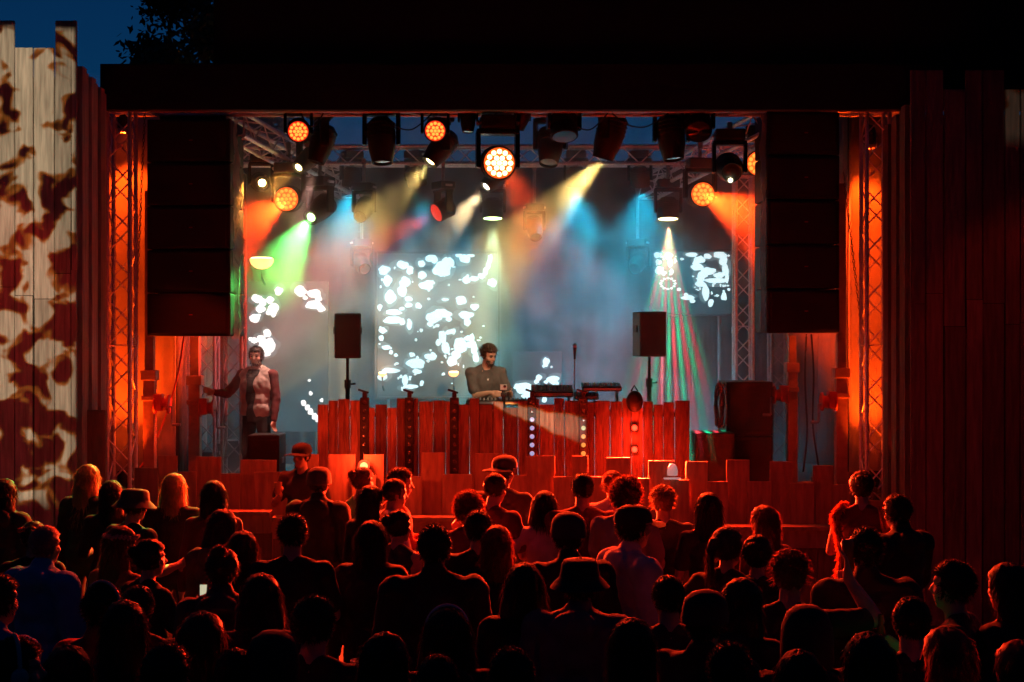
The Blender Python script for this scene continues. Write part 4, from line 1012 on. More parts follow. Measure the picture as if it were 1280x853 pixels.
def hair_mesh(kind,seed=0):
    rnd=random.Random(seed+7); m=MB()
    if kind in('short','crop','messy','grey'):
        off={'short':.010,'crop':.005,'messy':.010,'grey':.01}[kind]; hair_cap(m,off,-.04,seed=seed,rough=.004 if kind!='messy' else .006)
        if kind=='messy':
            for _ in range(70):
                p,d=on_cap(rnd,.012,.055); m.ball(p+d*.004,(rnd.uniform(.010,.02),rnd.uniform(.010,.02),rnd.uniform(.010,.018)),1)
        def fn(r):
            p,d=on_cap(r,off*.8,-.05 if kind!='messy' else (.03 if r.random()<.8 else -.03)); return p,(d+Vector((r.uniform(-.5,.5),r.uniform(-.4,.7),r.uniform(-.2,.5)))).normalized(),r.uniform(.012,.026 if kind!='messy' else .05)*(1 if kind!='crop' else .5)
        strands(m,1100,fn,rnd)
    elif kind=='curly':
        hair_cap(m,.03,-.05,rough=.022,seed=seed)
        def fn(r):
            p,d=on_cap(r,.026,-.06); return p,(d*1.2+Vector((r.uniform(-1,1),r.uniform(-1,1),r.uniform(-1,1)))).normalized(),r.uniform(.02,.05)
        strands(m,1500,fn,rnd,.003)
    elif kind in('long','bob','wavy'):
        hair_cap(m,.018,-.09,seed=seed,rough=.004,face=.05)
        low={'long':-.36,'bob':-.15,'wavy':-.30}[kind]; n=28; rows=16; vs=[];fs=[]
        for j in range(rows+1):
            v=j/rows; z=.04+(low-.04)*v
            rx=.094+.018*math.sin(v*2.2)+(.02*v if kind=='bob' else 0); ry=.085-.012*v
            if kind=='long': rx*=1-.25*max(0,v-.55)/.45
            cy=-.03-.022*v
            if j==rows: rx*=.8; ry*=.6
            for i in range(n):
                a=2*math.pi*i/n; x=rx*math.cos(a); y=ry*math.sin(a)
                if y>.018: y=.018-.0*y
                w_=1+.07*noise.noise((math.cos(a)*2+seed,math.sin(a)*2,z*(14 if kind=='wavy' else 4)))+.03*math.sin(a*9+seed)
                vs.append((x*w_,cy+y*w_,z+.012*noise.noise((a*2,seed,j))))
        for j in range(rows):
            for i in range(n): fs.append((j*n+i,(j+1)*n+i,(j+1)*n+(i+1)%n,j*n+(i+1)%n))
        fs.append(tuple(range(n))); fs.append(tuple(range(rows*n,(rows+1)*n))[::-1]); m.add(vs,fs)
        def fn(r):
            a=r.uniform(math.pi*.93,math.pi*2.07); z=r.uniform(low,.08); rr=.097; return Vector((rr*math.cos(a),-.035+.088*math.sin(a),z)),Vector((r.uniform(-.3,.3)+.3*math.cos(a),r.uniform(-.2,.2)+.2*math.sin(a),-1)).normalized(),r.uniform(.04,.10)
        strands(m,650,fn,rnd)
        def fn2(r):
            p,d=on_cap(r,.016,-.02); return p,(d*.5+Vector((r.uniform(-.4,.4),-.3,-.5))).normalized(),r.uniform(.02,.05)
        strands(m,350,fn2,rnd)
    elif kind in('bun','topknot','pony'):
        hair_cap(m,.013,-.07,seed=seed,rough=.003)
        if kind=='pony':
            pts=[(0,-.1,.05),(0,-.14,.05),(0,-.165,.0),(.01,-.165,-.08),(.015,-.15,-.19)]
            m.tube(pts,.034,10,True,.014)
            def fn(r):
                k=r.uniform(0,1); p=Vector((r.gauss(0,.02),-.15-.02*k,.05-.22*k)); return p,Vector((r.uniform(-.3,.3),r.uniform(-.3,.1),-1)).normalized(),r.uniform(.03,.08)
        else:
            c=Vector((0,-.085,.115)) if kind=='topknot' else Vector((0,-.115,.06)); m.ball(c,(.046,.042,.042),3)
            def fn(r):
                d=Vector((r.gauss(0,1),r.gauss(0,1),r.gauss(0,1))).normalized(); return c+d*.04,(d+Vector((r.uniform(-.8,.8),r.uniform(-.8,.8),r.uniform(-.8,.8)))).normalized(),r.uniform(.01,.035)
        strands(m,350,fn,rnd)
        def fn2(r):
            p,d=on_cap(r,.011,-.06); return p,(d*.4+Vector((r.uniform(-.4,.4),-.5,.0))).normalized(),r.uniform(.012,.035)
        strands(m,350,fn2,rnd)
    me=bpy.data.meshes.new('hair'); me.from_pydata(m.v,[],m.f); me.polygons.foreach_set('use_smooth',[True]*len(me.polygons)); return me
def lathe_mesh(name,prof,n=28,sq=(1,1.2),fn=None):
    m=MB(); m.lathe(prof,(0,0,0),None,n)
    for v in m.v:
        v.x*=sq[0]; v.y=v.y*sq[1]-.012
        if fn: fn(v)
    return m
def hat_mesh(kind):
    if kind=='cap':
        m=lathe_mesh('cap',[(.098,.045),(.1,.06),(.097,.09),(.083,.122),(.05,.142),(.006,.149),(.006,.153),(0,.153)])
        vs=[];fs=[];n=14
        for i in range(n+1):
            a=R(20)+R(140)*i/n
            for k in range(4):
                r=.09+.075*k/3; vs.append((math.cos(a)*r*.98,.03+math.sin(a)*r*(1.05)-.012,.052-.018*k/3-.012*abs(math.cos(a))))
        for i in range(n):
            for k in range(3): q=i*4+k; fs.append((q,q+1,q+5,q+4)); 
        k0=len(vs); vs+= [(x,y,z-.006) for x,y,z in vs]; fs+=[tuple(k0+i for i in f[::-1]) for f in fs]; m.add(vs,fs)
    elif kind=='bucket':
        m=lathe_mesh('bucket_hat',[(.150,-.012),(.152,-.006),(.128,.022),(.103,.046),(.101,.055),(.093,.11),(.08,.13),(.03,.136),(0,.136)])
    elif kind=='beanie':
        m=lathe_mesh('beanie',[(.094,.005),(.103,.008),(.105,.045),(.101,.05),(.101,.075),(.09,.112),(.06,.14),(.02,.152),(0,.153)],48,(1,1.2),lambda v:setattr(v,'x',v.x*(1+.012*math.sin(20*math.atan2(v.y,v.x)))))
    elif kind=='hood':
        m=lathe_mesh('hood',[(.10,-.13),(.118,-.10),(.116,0),(.112,.06),(.09,.12),(.05,.15),(0,.155)],28,(1,1.15),lambda v:setattr(v,'y',min(v.y,.05)))
    me=bpy.data.meshes.new(kind); me.from_pydata(m.v,[],m.f); me.polygons.foreach_set('use_smooth',[True]*len(me.polygons)); me.set_sharp_from_angle(angle=R(50)); return me
def crown_mesh(n=26,r=.018,seed=3):
    rnd=random.Random(seed); m=MB()
    for k in range(n):
        a=2*math.pi*k/n; c=Vector((.1*math.cos(a),-.012+.118*math.sin(a),.068+rnd.uniform(-.006,.008)))
        for q in range(5):
            b=2*math.pi*q/5; d=Vector((math.cos(b),math.sin(b)*.6,math.sin(b))); m.ball(c+d*r*.6,(r*.5,r*.5,r*.4),1)
        m.ball(c,r*.45,1)
    me=bpy.data.meshes.new('flower_crown'); me.from_pydata(m.v,[],m.f); return me
def headband_mesh():
    m=MB(); m.tube([(.094*math.cos(a),-.01+.0*a,.03+.112*math.sin(a)) for a in [math.pi*(-.12+1.24*k/24) for k in range(25)]],.009,8)
    for sg in (-1,1): m.ball((sg*.092,-.01,-.005),(.018,.035,.04),2)
    me=bpy.data.meshes.new('headphones'); me.from_pydata(m.v,[],m.f); me.polygons.foreach_set('use_smooth',[True]*len(me.polygons)); return me
HC={}
def cached(k,f):
    if k not in HC: HC[k]=f()
    return HC[k]
skin=mat('skin',(.42,.25,.18),.5,var=.08,scale=20,spec=.4)
skin2=mat('skin_tan',(.33,.19,.13),.5,var=.08,scale=20,spec=.4)
def glowthrough(m,f,k=1.5):
    if m.get('thin'): return m
    m['thin']=1; nt=m.node_tree; N=nt.nodes; L=nt.links; b=N['Principled BSDF']; o=N['Material Output']
    t=N.new('ShaderNodeBsdfTranslucent'); mx=N.new('ShaderNodeMixShader'); mx.inputs[0].default_value=f
    s=b.inputs['Base Color']
    vm=N.new('ShaderNodeVectorMath'); vm.operation='SCALE'; vm.inputs['Scale'].default_value=k
    if s.is_linked: L.new(s.links[0].from_socket,vm.inputs[0])
    else: vm.inputs[0].default_value=s.default_value[:3]
    L.new(vm.outputs[0],t.inputs['Color']); L.new(b.outputs[0],mx.inputs[1]); L.new(t.outputs[0],mx.inputs[2]); L.new(mx.outputs[0],o.inputs['Surface']); return m
def hairm(c): 
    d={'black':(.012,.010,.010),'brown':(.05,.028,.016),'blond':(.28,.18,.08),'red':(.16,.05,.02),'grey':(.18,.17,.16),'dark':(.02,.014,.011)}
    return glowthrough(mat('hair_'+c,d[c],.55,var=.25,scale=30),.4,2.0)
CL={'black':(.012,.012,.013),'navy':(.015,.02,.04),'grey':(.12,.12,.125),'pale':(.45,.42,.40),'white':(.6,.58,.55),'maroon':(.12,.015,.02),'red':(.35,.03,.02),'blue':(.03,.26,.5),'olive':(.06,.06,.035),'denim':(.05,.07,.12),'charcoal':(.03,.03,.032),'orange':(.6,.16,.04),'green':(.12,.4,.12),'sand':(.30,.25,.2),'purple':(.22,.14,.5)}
def clm(c): return mat('cloth_'+c,CL[c],.85,var=.18,scale=10,bump=.15)
A=lambda *x:x
POSES={
 'down':dict(),
 'down2':dict(hpitch=R(8),hyaw=R(18),stance=.15),
 'fwd':dict(L=A((-.17,.30,1.12),(-.4,-.3,-1),(.25,1,.1)),Rr=A((.17,.30,1.14),(.4,-.3,-1),(-.25,1,.1)),hpitch=R(6)),
 'drink':dict(Rr=A((.13,.27,1.24),(.6,-.2,-1),(-.3,.7,.6)),hyaw=R(-12)),
 'cross':dict(L=A((.10,.19,1.17),(-.8,.2,-.8),(1,.15,.2)),Rr=A((-.10,.21,1.21),(.8,.2,-.8),(-1,.15,.1)),hyaw=R(10)),
 'raise':dict(Rr=A((.27,.20,1.60),(.8,-.2,-1),(-.1,.15,1)),hpitch=R(-4)),
 'hip':dict(L=A((-.22,.02,1.0),(-1,-.4,.1),(.7,.5,-.4)),hyaw=R(-20)),
}
def body(pose,fem,key=None,vox=.0105,**kw):
    k=(pose,fem,key)
    def mk():
        B=Body(fem=fem,**{**POSES.get(pose,{}),**kw}); return B,fuse('person',B.prims(),vox,4)
    return cached(('b',)+k,mk)
def person(x,y,h,face,pose,fem,top,tcol,hair,hcol,label,hat=None,hatcol='black',hatrot=0,trous='charcoal',skinm=None,group='people in the crowd',z=0,pname='person',lean=0,extra=None,key=None,broad=1.0,**kw):
    if broad!=1.0: kw['broad']=broad
    if lean: kw['lean']=R(lean)
    key=(key,tuple(sorted((a,str(b)) for a,b in kw.items()))) if kw or key else None
    B,me=body(pose,fem,key,**kw); s=h/1.75
    o=bpy.data.objects.new('person',me); COL.objects.link(o); o.location=(x,y,z); o.rotation_euler=(0,0,R(face)); o.scale=(s,s,s)
    tag(o,label,'person',group,'thing')
    def setm(ob,m):
        if not ob.data.materials: ob.data.materials.append(m)
        ob.material_slots[0].link='OBJECT'; ob.material_slots[0].material=m
    setm(o,skinm or skin)
    def ch(nm,me2,m,mx=None):
        c=bpy.data.objects.new(nm,me2); COL.objects.link(c); c.parent=o
        if mx is not None: c.matrix_local=mx
        setm(c,m); return c
    kk=(pose,fem,key)
    for nm,kd,cc in ([(top,top,tcol)] if isinstance(top,str) else list(zip(top,top,tcol))):
        ch({'tee':'tee_shirt','long':'long_sleeved_shirt','hoodie':'hoodie','jacket':'jacket','vest':'vest','tank':'tank_top'}[nm],cached(('t',kd)+kk,lambda:fuse('top',B.top(kd),.0125 if kd!='tank' else .011,4,.009 if kd in('hoodie','jacket','vest') else .006,sum(map(ord,kd))%7,9 if kd!='vest' else 7)),clm(cc))
    ch('trousers',cached(('p',fem,POSES.get(pose,{}).get('stance',.11)),lambda:fuse('trousers',B.trousers(),.015,4,.006,2,8)),clm(trous))
    ch('shoes',cached(('s',fem,POSES.get(pose,{}).get('stance',.11)),lambda:fuse('shoes',B.shoes(),.013,3)),clm('black'))
    M=Matrix.Translation(B.headc)@B.hq.to_4x4()
    if hair: ch('hair',cached(('h',hair,0),lambda:hair_mesh(hair)),hairm(hcol),M)
    if hat: 
        if hat=='crown': ch('flower_crown',cached(('hat',hat),crown_mesh),clm(hatcol),M)
        elif hat=='phones': ch('headphones',cached(('hat',hat),headband_mesh),clm(hatcol),M)
        else: ch({'cap':'cap','bucket':'bucket_hat','beanie':'beanie','hood':'hood'}[hat],cached(('hat',hat),lambda:hat_mesh(hat)),clm(hatcol),M@Matrix.Rotation(R(hatrot),4,'Z'))
    return o,B
def crowd(px,py,h,*a,**k):
    """px,py: where the top of the head shows; h: standing height. The distance follows from the height."""
    h=h*1.065; hh=h+.015; s=(py-426.5)/(3-hh); Y=FP/s
    return person((px-640)/s,Y,h,*a,**k)
# ------------------------------------------------------------------ performer and the man at the stage side
CL['djgrey']=(.06,.056,.055)
def special(x,y,h,face,label,z,top,hair,hcol,trous,vox,**kw):
    B=Body(**kw); me=fuse('person',B.prims(),vox,3); s=h/1.75
    o=bpy.data.objects.new('person',me); COL.objects.link(o); o.location=(x,y,z); o.rotation_euler=(0,0,R(face)); o.scale=(s,s,s)
    me.materials.append(skin); tag(o,label,'person',None,'thing')
    def ch(nm,me2,m,mx=None):
        c=bpy.data.objects.new(nm,me2); COL.objects.link(c); c.parent=o
        if mx is not None: c.matrix_local=mx
        me2.materials.clear(); me2.materials.append(m); return c
    for i,(nm,kd,cc) in enumerate(top): ch(nm,fuse(nm,B.top(kd),.010,4,.010 if kd!='vest' else .013,3+i,9),clm(cc))
    ch('trousers',fuse('trousers',B.trousers(),.013,4,.008,2,8),clm(trous)); ch('shoes',fuse('shoes',B.shoes(),.013,3),clm('black'))
    M=Matrix.Translation(B.headc)@B.hq.to_4x4()
    ch('hair',hair_mesh(hair,5),hairm(hcol),M)
    for sg in (-1,1):
        m=MB(); m.ball((sg*.031,.079,.006),(.014,.009,.0075),2); e=bpy.data.meshes.new('eye'); e.from_pydata(m.v,[],m.f); ch('eye',e,mat('eye',(.03,.02,.018),.15),M)
        m=MB(); m.tube([(sg*.014,.0895,.024),(sg*.032,.089,.030),(sg*.05,.074,.024)],.0045,6); e=bpy.data.meshes.new('eyebrow'); e.from_pydata(m.v,[],m.f); ch('eyebrow',e,hairm(hcol),M)
    m=MB(); m.tube([(-.024,.083,-.058),(0,.094,-.0565),(.024,.083,-.058)],.004,6); e=bpy.data.meshes.new('mouth'); e.from_pydata(m.v,[],m.f); ch('mouth',e,mat('lips',(.22,.08,.07),.5),M)
    return o,B,M,ch
def beard(ch,M,hc,seed,cnt):
    rnd=random.Random(seed); m=MB()
    def fn(r):
        a=r.uniform(-1.25,1.25); z=r.uniform(-.11,-.035 if abs(a)>.5 else -.07)
        p=Vector((.061*math.sin(a),.018+.072*math.cos(a)*(1-.0),z)); 
        if z<-.085: p.x*=.72; p.y=.03+(p.y-.03)*.8
        return p,Vector((math.sin(a)*.6,math.cos(a)*.6,-.7)).normalized(),r.uniform(.006,.016)
    strands(m,cnt,fn,rnd,.0026); e=bpy.data.meshes.new('beard'); e.from_pydata(m.v,[],m.f); ch('beard',e,hairm(hc),M)
DJ,DB,M,ch=special(at(607,0,17.7).x,17.7,1.82,192,'performer in a dark grey tee shirt looking down behind the booth',DECK,[('tee_shirt','tee','djgrey')],'messy','brown','black',.0085,
  L=A((-.23,.36,1.17),(-.25,-.7,-1),(.25,.95,-.15)),Rr=A((.0,.30,1.17),(.3,-.4,-1),(-.8,.55,-.12)),hyaw=R(30),hpitch=R(14),lean=R(5),fing=.3,broad=.95)
beard(ch,M,'brown',2,420)
m=MB(); m.tube([Vector((sg*.07*(1-t),.02+.13*math.sin(t*1.5),1.48-.17*t)) for sg in (1,-1) for t in ([k/8 for k in range(9)] if sg==1 else [1-k/8 for k in range(9)])],.0028,5)
e=bpy.data.meshes.new('necklace'); e.from_pydata(m.v,[],m.f); ch('necklace',e,steel)
CL['vestgrey']=(.40,.36,.33); CL['wine']=(.10,.018,.022)
VM,VB,M,ch=special(at(321,0,17.5).x,17.5,1.79,160,'man in a padded grey vest over maroon sleeves, arm held out',DECK,[('long_sleeved_shirt','long','wine'),('vest','vest','vestgrey')],'short','dark','black',.0085,
  L=A((-.27,.06,.86),(-.4,-1,0),(.0,.12,-1)),Rr=A((.37,.33,1.20),(.5,-.7,-.9),(.75,.5,.2)),hyaw=R(14),hpitch=R(2),broad=1.08,fing=.5)
beard(ch,M,'dark',3,200)
vest=[x for x in VM.children if x.name.startswith('vest')][0].data
from mathutils.bvhtree import BVHTree
bv=BVHTree.FromPolygons([v.co for v in vest.vertices],[tuple(p.vertices) for p in vest.polygons])
m=MB(); vs=[];fs=[]
for j in range(31):
    z=.82+.645*j/30; wd=.052+.012*math.sin(j*.5)+(.02 if j>26 else 0)
    for i in range(7):
        x=.005+wd*(i/3-1); h=bv.ray_cast(Vector((x,1,z)),Vector((0,-1,0)))[0]; vs.append((x,(h.y if h else .1)+.004,z))
for j in range(30):
    for i in range(6): k=j*7+i; fs.append((k,k+1,k+8,k+7))
e=bpy.data.meshes.new('shirt_front'); e.from_pydata(vs,[],fs); so=ch('shirt_front',e,clm('black')); so.modifiers.new('t','SOLIDIFY').thickness=.006
m=MB(); pts=[]
for k in range(15):
    a=R(-150)+R(300)*k/14; pts.append(Vector((.078*math.sin(a),-.018+.078*math.cos(a)*-1*-1,1.475)))
m.tube([Vector((.08*math.sin(a),-.02-.08*math.cos(a),1.485)) for a in [R(-130)+R(260)*k/16 for k in range(17)]],.026,8); e=bpy.data.meshes.new('collar'); e.from_pydata(m.v,[],m.f); ch('collar',e,clm('vestgrey'))

# ------------------------------------------------------------------ things held in hands
plas=mat('cup_plastic',(.75,.35,.12),.25); beer=mat('beer',(.7,.28,.04),.2); bot=mat('bottle_brown',(.32,.10,.04),.12)
def held(o,B,sg,kind,label,scale=1):
    M_=Matrix.LocRotScale(o.location,o.rotation_euler,o.scale); h=B.wr[sg]+B.hd[sg]*.10
    n=Vector((0,.04,.02)); p=M_@(h+n)
    if kind=='cup':
        t=thing('beer_cup',p,label,'cup'); m=MB(); m.lathe([(0,-.06),(.032,-.06),(.043,.075),(.040,.075),(.038,.05),(0,.05)],p,None,18); m.build('cup',plas,t,True)
        m=MB(); m.lathe([(0,.048),(.037,.048),(.036,.06),(0,.058)],p,None,18); m.build('drink',beer,t,True)
    elif kind=='can':
        t=thing('drink_can',p,label,'can'); m=MB(); m.lathe([(0,-.085),(.027,-.085),(.034,-.075),(.034,.07),(.028,.082),(.027,.078),(0,.076)],p,None,18); m.build('body',bot,t,True)
        m=MB(); m.box(p+Vector((0,-.005,.08)),(.018,.026,.003)); m.build('pull_tab',steel,t)
    elif kind=='bottle':
        t=thing('beer_bottle',p,label,'bottle'); m=MB(); m.lathe([(0,-.11),(.03,-.11),(.031,.02),(.013,.075),(.0125,.11),(.015,.112),(.015,.125),(0,.125)],p,None,18); m.build('body',bot,t,True)
        m=MB(); m.lathe([(.0315,-.08),(.032,-.08),(.032,0),(.0315,0)],p,None,18); m.build('paper_label',clm('pale'),t)
    elif kind=='phone':
        t=thing('mobile_phone',p,label,'phone'); m=MB(); m.box(p+Vector((0,0,.03)),(.072,.009,.145),bev=.004); m.build('case',black,t)
        m=MB(); m.box(p+Vector((0,-.0055,.03)),(.064,.002,.132)); m.build('screen',mat('phone_screen',(.02,.02,.02),.1,emit=(.8,.75,.5),estr=.7),t)

# ------------------------------------------------------------------ the crowd
c=crowd
# front rows, outer side under the projected wall
c(5,598,1.68,-10,'down',True,'hoodie','olive','long','dark','person with green lit hair at the picture edge under the projected wall',hat=None)
c(108,580,1.74,-20,'down2',True,'jacket','black','long','blond','woman with long fair hair standing before the plywood sheet')
c(139,600,1.66,15,'fwd',True,'long','black','wavy','black','woman with dark wavy hair between the fair haired woman and bucket hat')
c(165,610,1.70,-35,'fwd',False,'tee','charcoal','short','dark','person in a bucket hat at the foot of the lattice tower',hat='bucket',hatcol='charcoal')
c(217,591,1.72,0,'down',True,'jacket','black','long','blond','woman with long golden rimmed hair in front of the orange mast')
c(267,600,1.70,10,'down',True,'long','maroon','long','black','woman with long black hair and red lit arm before two tall boards')
c(276,636,1.66,-15,'fwd',True,'hoodie','olive','bob','dark','person with rounded hair and green lit shoulder behind the black haired woman')
c(303,663,1.63,5,'down',True,'long','maroon','wavy','brown','woman with reddish wavy hair below the monitor speaker')
c(277,683,1.69,0,'down',True,'hoodie','charcoal','topknot','brown','woman with a loose topknot and spread shoulders in a dark hoodie')
c(54,654,1.72,-25,'down',False,'hoodie','blue','crop','grey','person with cropped grey hair in a bright blue hooded jacket')
c(41,650,1.60,10,'fwd',True,'long','black','bun','dark','woman with a red glowing hairline hidden behind the blue hooded jacket',hat='crown',hatcol='red')
c(147,657,1.65,-30,'fwd',True,'long','maroon','long','brown','woman wearing a pale flower crown over long brown hair',hat='crown',hatcol='sand')
o,B=c(185,672,1.62,-40,'drink',True,'tee','black','bun','dark','short woman lifting a phone between flower crown and golden haired woman'); held(o,B,1,'phone','lit phone held up beside the woman with the flower crown')
c(126,727,1.68,-15,'down',True,'jacket','red','short','black','person with pale headphones and a red lit jacket',hat='phones',hatcol='pale')
c(155,750,1.66,10,'down',True,'long','black','long','dark','woman with very long straight hair right behind the red lit jacket')
c(172,728,1.62,0,'cross',False,'tee','black','crop','dark','dim cropped head just behind the long straight haired woman')
c(-6,716,1.72,-30,'down',False,'jacket','blue','short','dark','person cut off at the picture edge showing one blue sleeve')
c(14,794,1.70,-60,'down',False,'hoodie','black','short','dark','person in a dark cap and pale headphones at the lower picture corner',hat='phones',hatcol='pale')
c(84,806,1.60,5,'cross',True,'hoodie','purple','bob','dark','short person in a purple hooded top at the lower edge')
c(252,764,1.68,0,'down',True,'long','charcoal','long','brown','woman with long brown hair edged in dull red, low in the crowd')
c(205,802,1.66,-20,'down',False,'hoodie','black','short','dark','dark haired person in a black hoodie at the lower edge beside the brown hair')
c(292,806,1.58,0,'down',False,'jacket','navy','crop','dark','cropped person in a navy jacket at the lower edge')
# between vest man and booth middle
o,B=person(at(378,0,15.68).x,15.68,1.86,165,'drink',False,'tee','charcoal','crop','dark','bearded man in a cap facing the crowd behind the barrier, holding a cup',hat='cap',hatcol='black'); held(o,B,1,'cup','glowing orange drink cup held by the man in the cap')
c(398,585,1.74,-10,'down',False,'hoodie','black','crop','dark','man in a green lit beanie and black hoodie beside the man facing us',hat='beanie',hatcol='olive')
c(450,583,1.70,-55,'fwd',True,'tank','green','bun','brown','woman in a green lit top turned sideways below the hot red flare')  # green light on her top is put into the cloth colour
c(462,606,1.66,-35,'down',True,'long','black','wavy','black','dark haired woman pressed against the woman in the green lit top')
c(365,640,1.76,0,'fwd',False,'tee','black','short','dark','man with short hair and black tee shirt behind the green beanie')
c(464,650,1.68,-10,'down',True,'jacket','black','long','black','woman with straight black hair down her back, mid crowd')
o,B=c(391,742,1.72,-10,'drink',False,'tee','black','short','dark','man low in the dark, a lit beer cup in his hand'); held(o,B,1,'cup','orange beer cup low in the dark crowd')
c(326,716,1.66,5,'down',True,'long','charcoal','bob','dark','dim woman with a bob low in the crowd under the short haired man')
c(340,792,1.62,0,'down',False,'hoodie','black','crop','dark','dark hooded person near the lower edge under the beer cup man',hat='hood',hatcol='black')
c(496,583,1.76,-75,'fwd',False,'long','red','short','brown','man in profile with short hair in a bright red lit shirt by the boards')
c(489,596,1.72,-70,'fwd',False,'tee','white','crop','brown','man in profile with cropped hair and pale tee shirt glowing red')
c(497,636,1.62,-30,'hip',True,'tank','charcoal','bun','black','woman with tied dark hair and bare red lit arm')
c(543,654,1.80,0,'down',False,'jacket','black','short','black','broad man in a black jacket, a dark block mid crowd',broad=1.1)
c(586,615,1.68,10,'fwd',True,'long','maroon','curly','red','person with frizzy red lit curls before the boards')  # red light on the curls is put into the hair colour
c(598,636,1.72,0,'down',False,'tee','black','short','dark','man in black right behind the frizzy red lit curls')
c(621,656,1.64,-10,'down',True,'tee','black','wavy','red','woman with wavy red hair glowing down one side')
c(559,757,1.68,5,'down',True,'hoodie','black','bob','dark','person wearing a pale hairband low in the middle of the crowd',hat='phones',hatcol='white')
c(547,814,1.62,0,'down',False,'hoodie','charcoal','crop','dark','cropped head right at the lower edge under the pale hairband')
c(480,790,1.64,-15,'down',True,'long','black','wavy','black','dark wavy haired woman near the lower edge below the straight haired woman')
c(640,806,1.62,10,'cross',False,'tee','black','short','black','black shape of a man near the lower edge under the bobbed woman')
# middle
c(628,570,1.82,-15,'hip',False,'tee','charcoal','crop','dark','tall man in a cap worn backwards at the barrier under the performer',hat='cap',hatcol='charcoal',hatrot=180)
c(616,589,1.78,-35,'fwd',False,'tee','maroon','crop','brown','man with cropped hair half turned, red lit neck, beside the backwards cap')
c(681,613,1.64,0,'hip',True,'tee','pale','bob','black','woman with a black bob in a pale tee shirt, red lit shoulders')
c(728,589,1.80,-5,'cross',False,'tee','maroon','crop','dark','broad shouldered man with cropped hair edged in red under the amber led bar',broad=1.1)
c(711,642,1.78,10,'down',False,'jacket','black','short','dark','man in a flat cap and dark jacket behind the broad shouldered man',hat='beanie',hatcol='charcoal')
c(655,703,1.67,0,'down',True,'jacket','black','bob','brown','woman with a neat shoulder length bob, seen from behind in the centre')
c(724,697,1.72,-15,'down',False,'hoodie','grey','short','dark','person in a loose grey hooded jacket in front of the pale hoodie',hat='bucket',hatcol='black',broad=1.1)
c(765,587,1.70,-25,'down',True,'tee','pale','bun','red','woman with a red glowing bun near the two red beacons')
c(781,597,1.78,-25,'fwd',False,'tee','sand','curly','red','man with curly hair glowing orange red below the beacons')  # hair coloured red for the stage light falling on it
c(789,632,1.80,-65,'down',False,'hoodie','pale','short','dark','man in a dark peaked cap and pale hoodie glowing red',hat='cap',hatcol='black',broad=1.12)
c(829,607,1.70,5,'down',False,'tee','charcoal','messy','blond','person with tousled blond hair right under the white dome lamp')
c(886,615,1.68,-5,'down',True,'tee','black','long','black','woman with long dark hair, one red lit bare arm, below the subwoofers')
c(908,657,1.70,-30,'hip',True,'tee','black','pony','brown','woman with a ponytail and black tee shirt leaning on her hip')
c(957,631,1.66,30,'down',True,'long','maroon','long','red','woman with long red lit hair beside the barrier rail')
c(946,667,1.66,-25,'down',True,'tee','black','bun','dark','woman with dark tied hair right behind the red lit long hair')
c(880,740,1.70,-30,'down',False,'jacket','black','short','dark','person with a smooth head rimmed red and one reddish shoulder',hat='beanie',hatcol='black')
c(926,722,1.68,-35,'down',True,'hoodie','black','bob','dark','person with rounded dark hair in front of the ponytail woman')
o,B=c(987,687,1.74,-20,'raise',False,'tee','black','messy','red','person with fiery short hair raising a drink can'); held(o,B,1,'can','red lit drink can raised beside the fiery short hair')  # fair hair painted red to show the red light
c(836,716,1.66,0,'cross',False,'tee','charcoal','crop','black','dim cropped head in the gap behind the pale hoodie')
c(790,772,1.66,-10,'down',True,'long','black','wavy','black','dark wavy haired woman low in the crowd behind the grey jacket')
c(1010,760,1.66,10,'down',False,'hoodie','black','short','dark','dark hooded person low in the crowd below the raised can',hat='hood',hatcol='black')
c(1000,812,1.62,0,'down',True,'long','navy','bob','dark','bobbed person in navy at the lower edge below the raised can')
c(912,800,1.62,-5,'cross',False,'tee','black','short','black','black haired man at the lower edge under the smooth rimmed head')
# outer side by the dark wall
TW,TB=c(1077,587,1.80,-15,'fwd',True,'tank','maroon','bun','black','tall dark haired woman wearing an orange feather boa by the tower')
c(1083,657,1.80,0,'down',False,'jacket','black','short','black','black clad man standing right behind the feather boa woman',broad=1.08)
c(1125,616,1.74,30,'fwd',False,'hoodie','black','short','dark','dark figure between feather boa woman and dark wall')
c(1087,790,1.68,0,'down',True,'long','black','long','dark','woman with long dark hair edged red at the lower edge')
o,B=c(1195,698,1.74,65,'drink',False,'tee','black','short','dark','man in profile with a beard lifting a beer bottle'); held(o,B,1,'bottle','beer bottle lifted by the man in profile')
c(1264,703,1.72,35,'down',True,'jacket','black','wavy','dark','person with wavy hair edged red near the picture edge')
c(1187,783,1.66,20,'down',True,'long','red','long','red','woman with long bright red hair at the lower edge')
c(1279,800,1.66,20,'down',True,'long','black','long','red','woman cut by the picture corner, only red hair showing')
c(1140,742,1.70,-10,'down',False,'tee','black','crop','dark','dim cropped man in the dark between the bottle and black clad man')

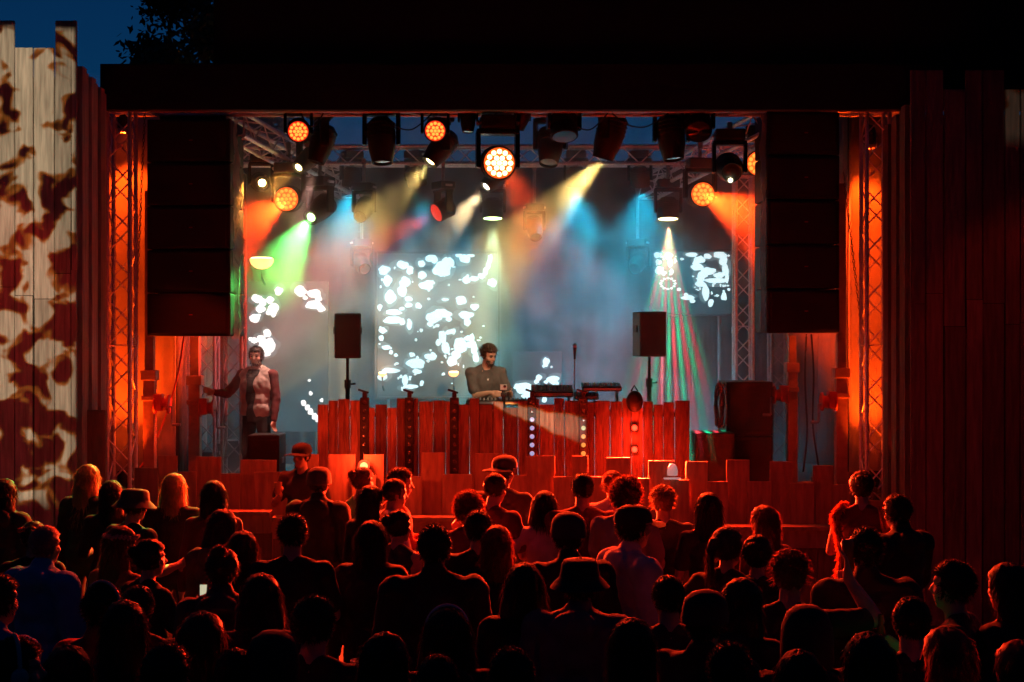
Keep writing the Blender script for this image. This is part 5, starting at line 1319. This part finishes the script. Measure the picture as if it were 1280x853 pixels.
# feather boa
rnd=random.Random(9); p0=TW.location; s=TW.scale[0]
def boa(path,n,r,name,m,lab,cat):
    mm=MB(); P=[Vector(p) for p in path]
    for _ in range(n):
        k=rnd.uniform(0,len(P)-1.001); i=int(k); c_=P[i].lerp(P[i+1],k-i); d=Vector((rnd.gauss(0,1),rnd.gauss(0,1),rnd.gauss(0,1))).normalized(); L=r*rnd.uniform(.5,1.1); w2=d.orthogonal().normalized()*.008; e=c_+d*L+Vector((0,0,-L*.35)); q=c_+d*L*.5
        mm.add([c_,q+w2,e,q-w2],[(0,1,2,3)])
    o=mm.build(name,m); rebase(o,P[-1]); return tag(o,lab,cat,kind='thing')
W=lambda x,y,z:Matrix.Rotation(R(-15),3,'Z')@Vector((x,y,z))*s+p0
BOA=glowthrough(mat('boa_feathers',(.62,.16,.04),.8,var=.3,scale=30),.5,1.0)
boa([W(-.13,-.02,1.5),W(-.2,-.10,1.42),W(-.17,-.15,1.3),W(-.14,-.17,1.15),W(-.17,-.16,.95)],1800,.06,'feather_boa',BOA,'ragged orange red feather boa hanging over the tall woman','feather boa')
mm=MB(); vs=[];fs=[]
for j in range(21):
    v=j/20
    for i in range(9):
        u=i/8; x=.12+.16*u*math.sin(.5+2.2*v)+.10*v; vs.append(W(x,-.16-.04*math.sin(u*9)-.02*math.sin(v*8),1.50-.62*v-.12*u*v))
for j in range(20):
    for i in range(8): a=j*9+i; fs.append((a,a+1,a+10,a+9))
mm.add(vs,fs); sc_o=mm.build('scarf',BOA,None,True); rebase(sc_o,W(.2,-.16,.9)); tag(sc_o,'long bright orange scarf hanging down the tall woman shoulder','scarf',kind='thing')
# green light-up toy
p=Vector(((1137-640)/240,FP/240,0)); p.z=3-(826-426.5)/240; p0=p
t=thing('glow_toy',p,'spiky green light up toy held low in the dark crowd','toy'); m=MB()
for _ in range(90):
    d=Vector((rnd.gauss(0,1),rnd.gauss(0,1),rnd.gauss(.3,1))).normalized(); m.tube([p,p+d*rnd.uniform(.03,.07)],.0022,4)
m.build('spikes',mat('glow_green',(.1,.4,.15),.4,emit=(.05,1,.25),estr=1.1),t); m=MB(); m.ball(p,.022); m.build('ball',MATS['glow_green'],t); m=MB(); m.tube([p,p+Vector((0,0,-.14))],.011); m.build('handle',black,t)
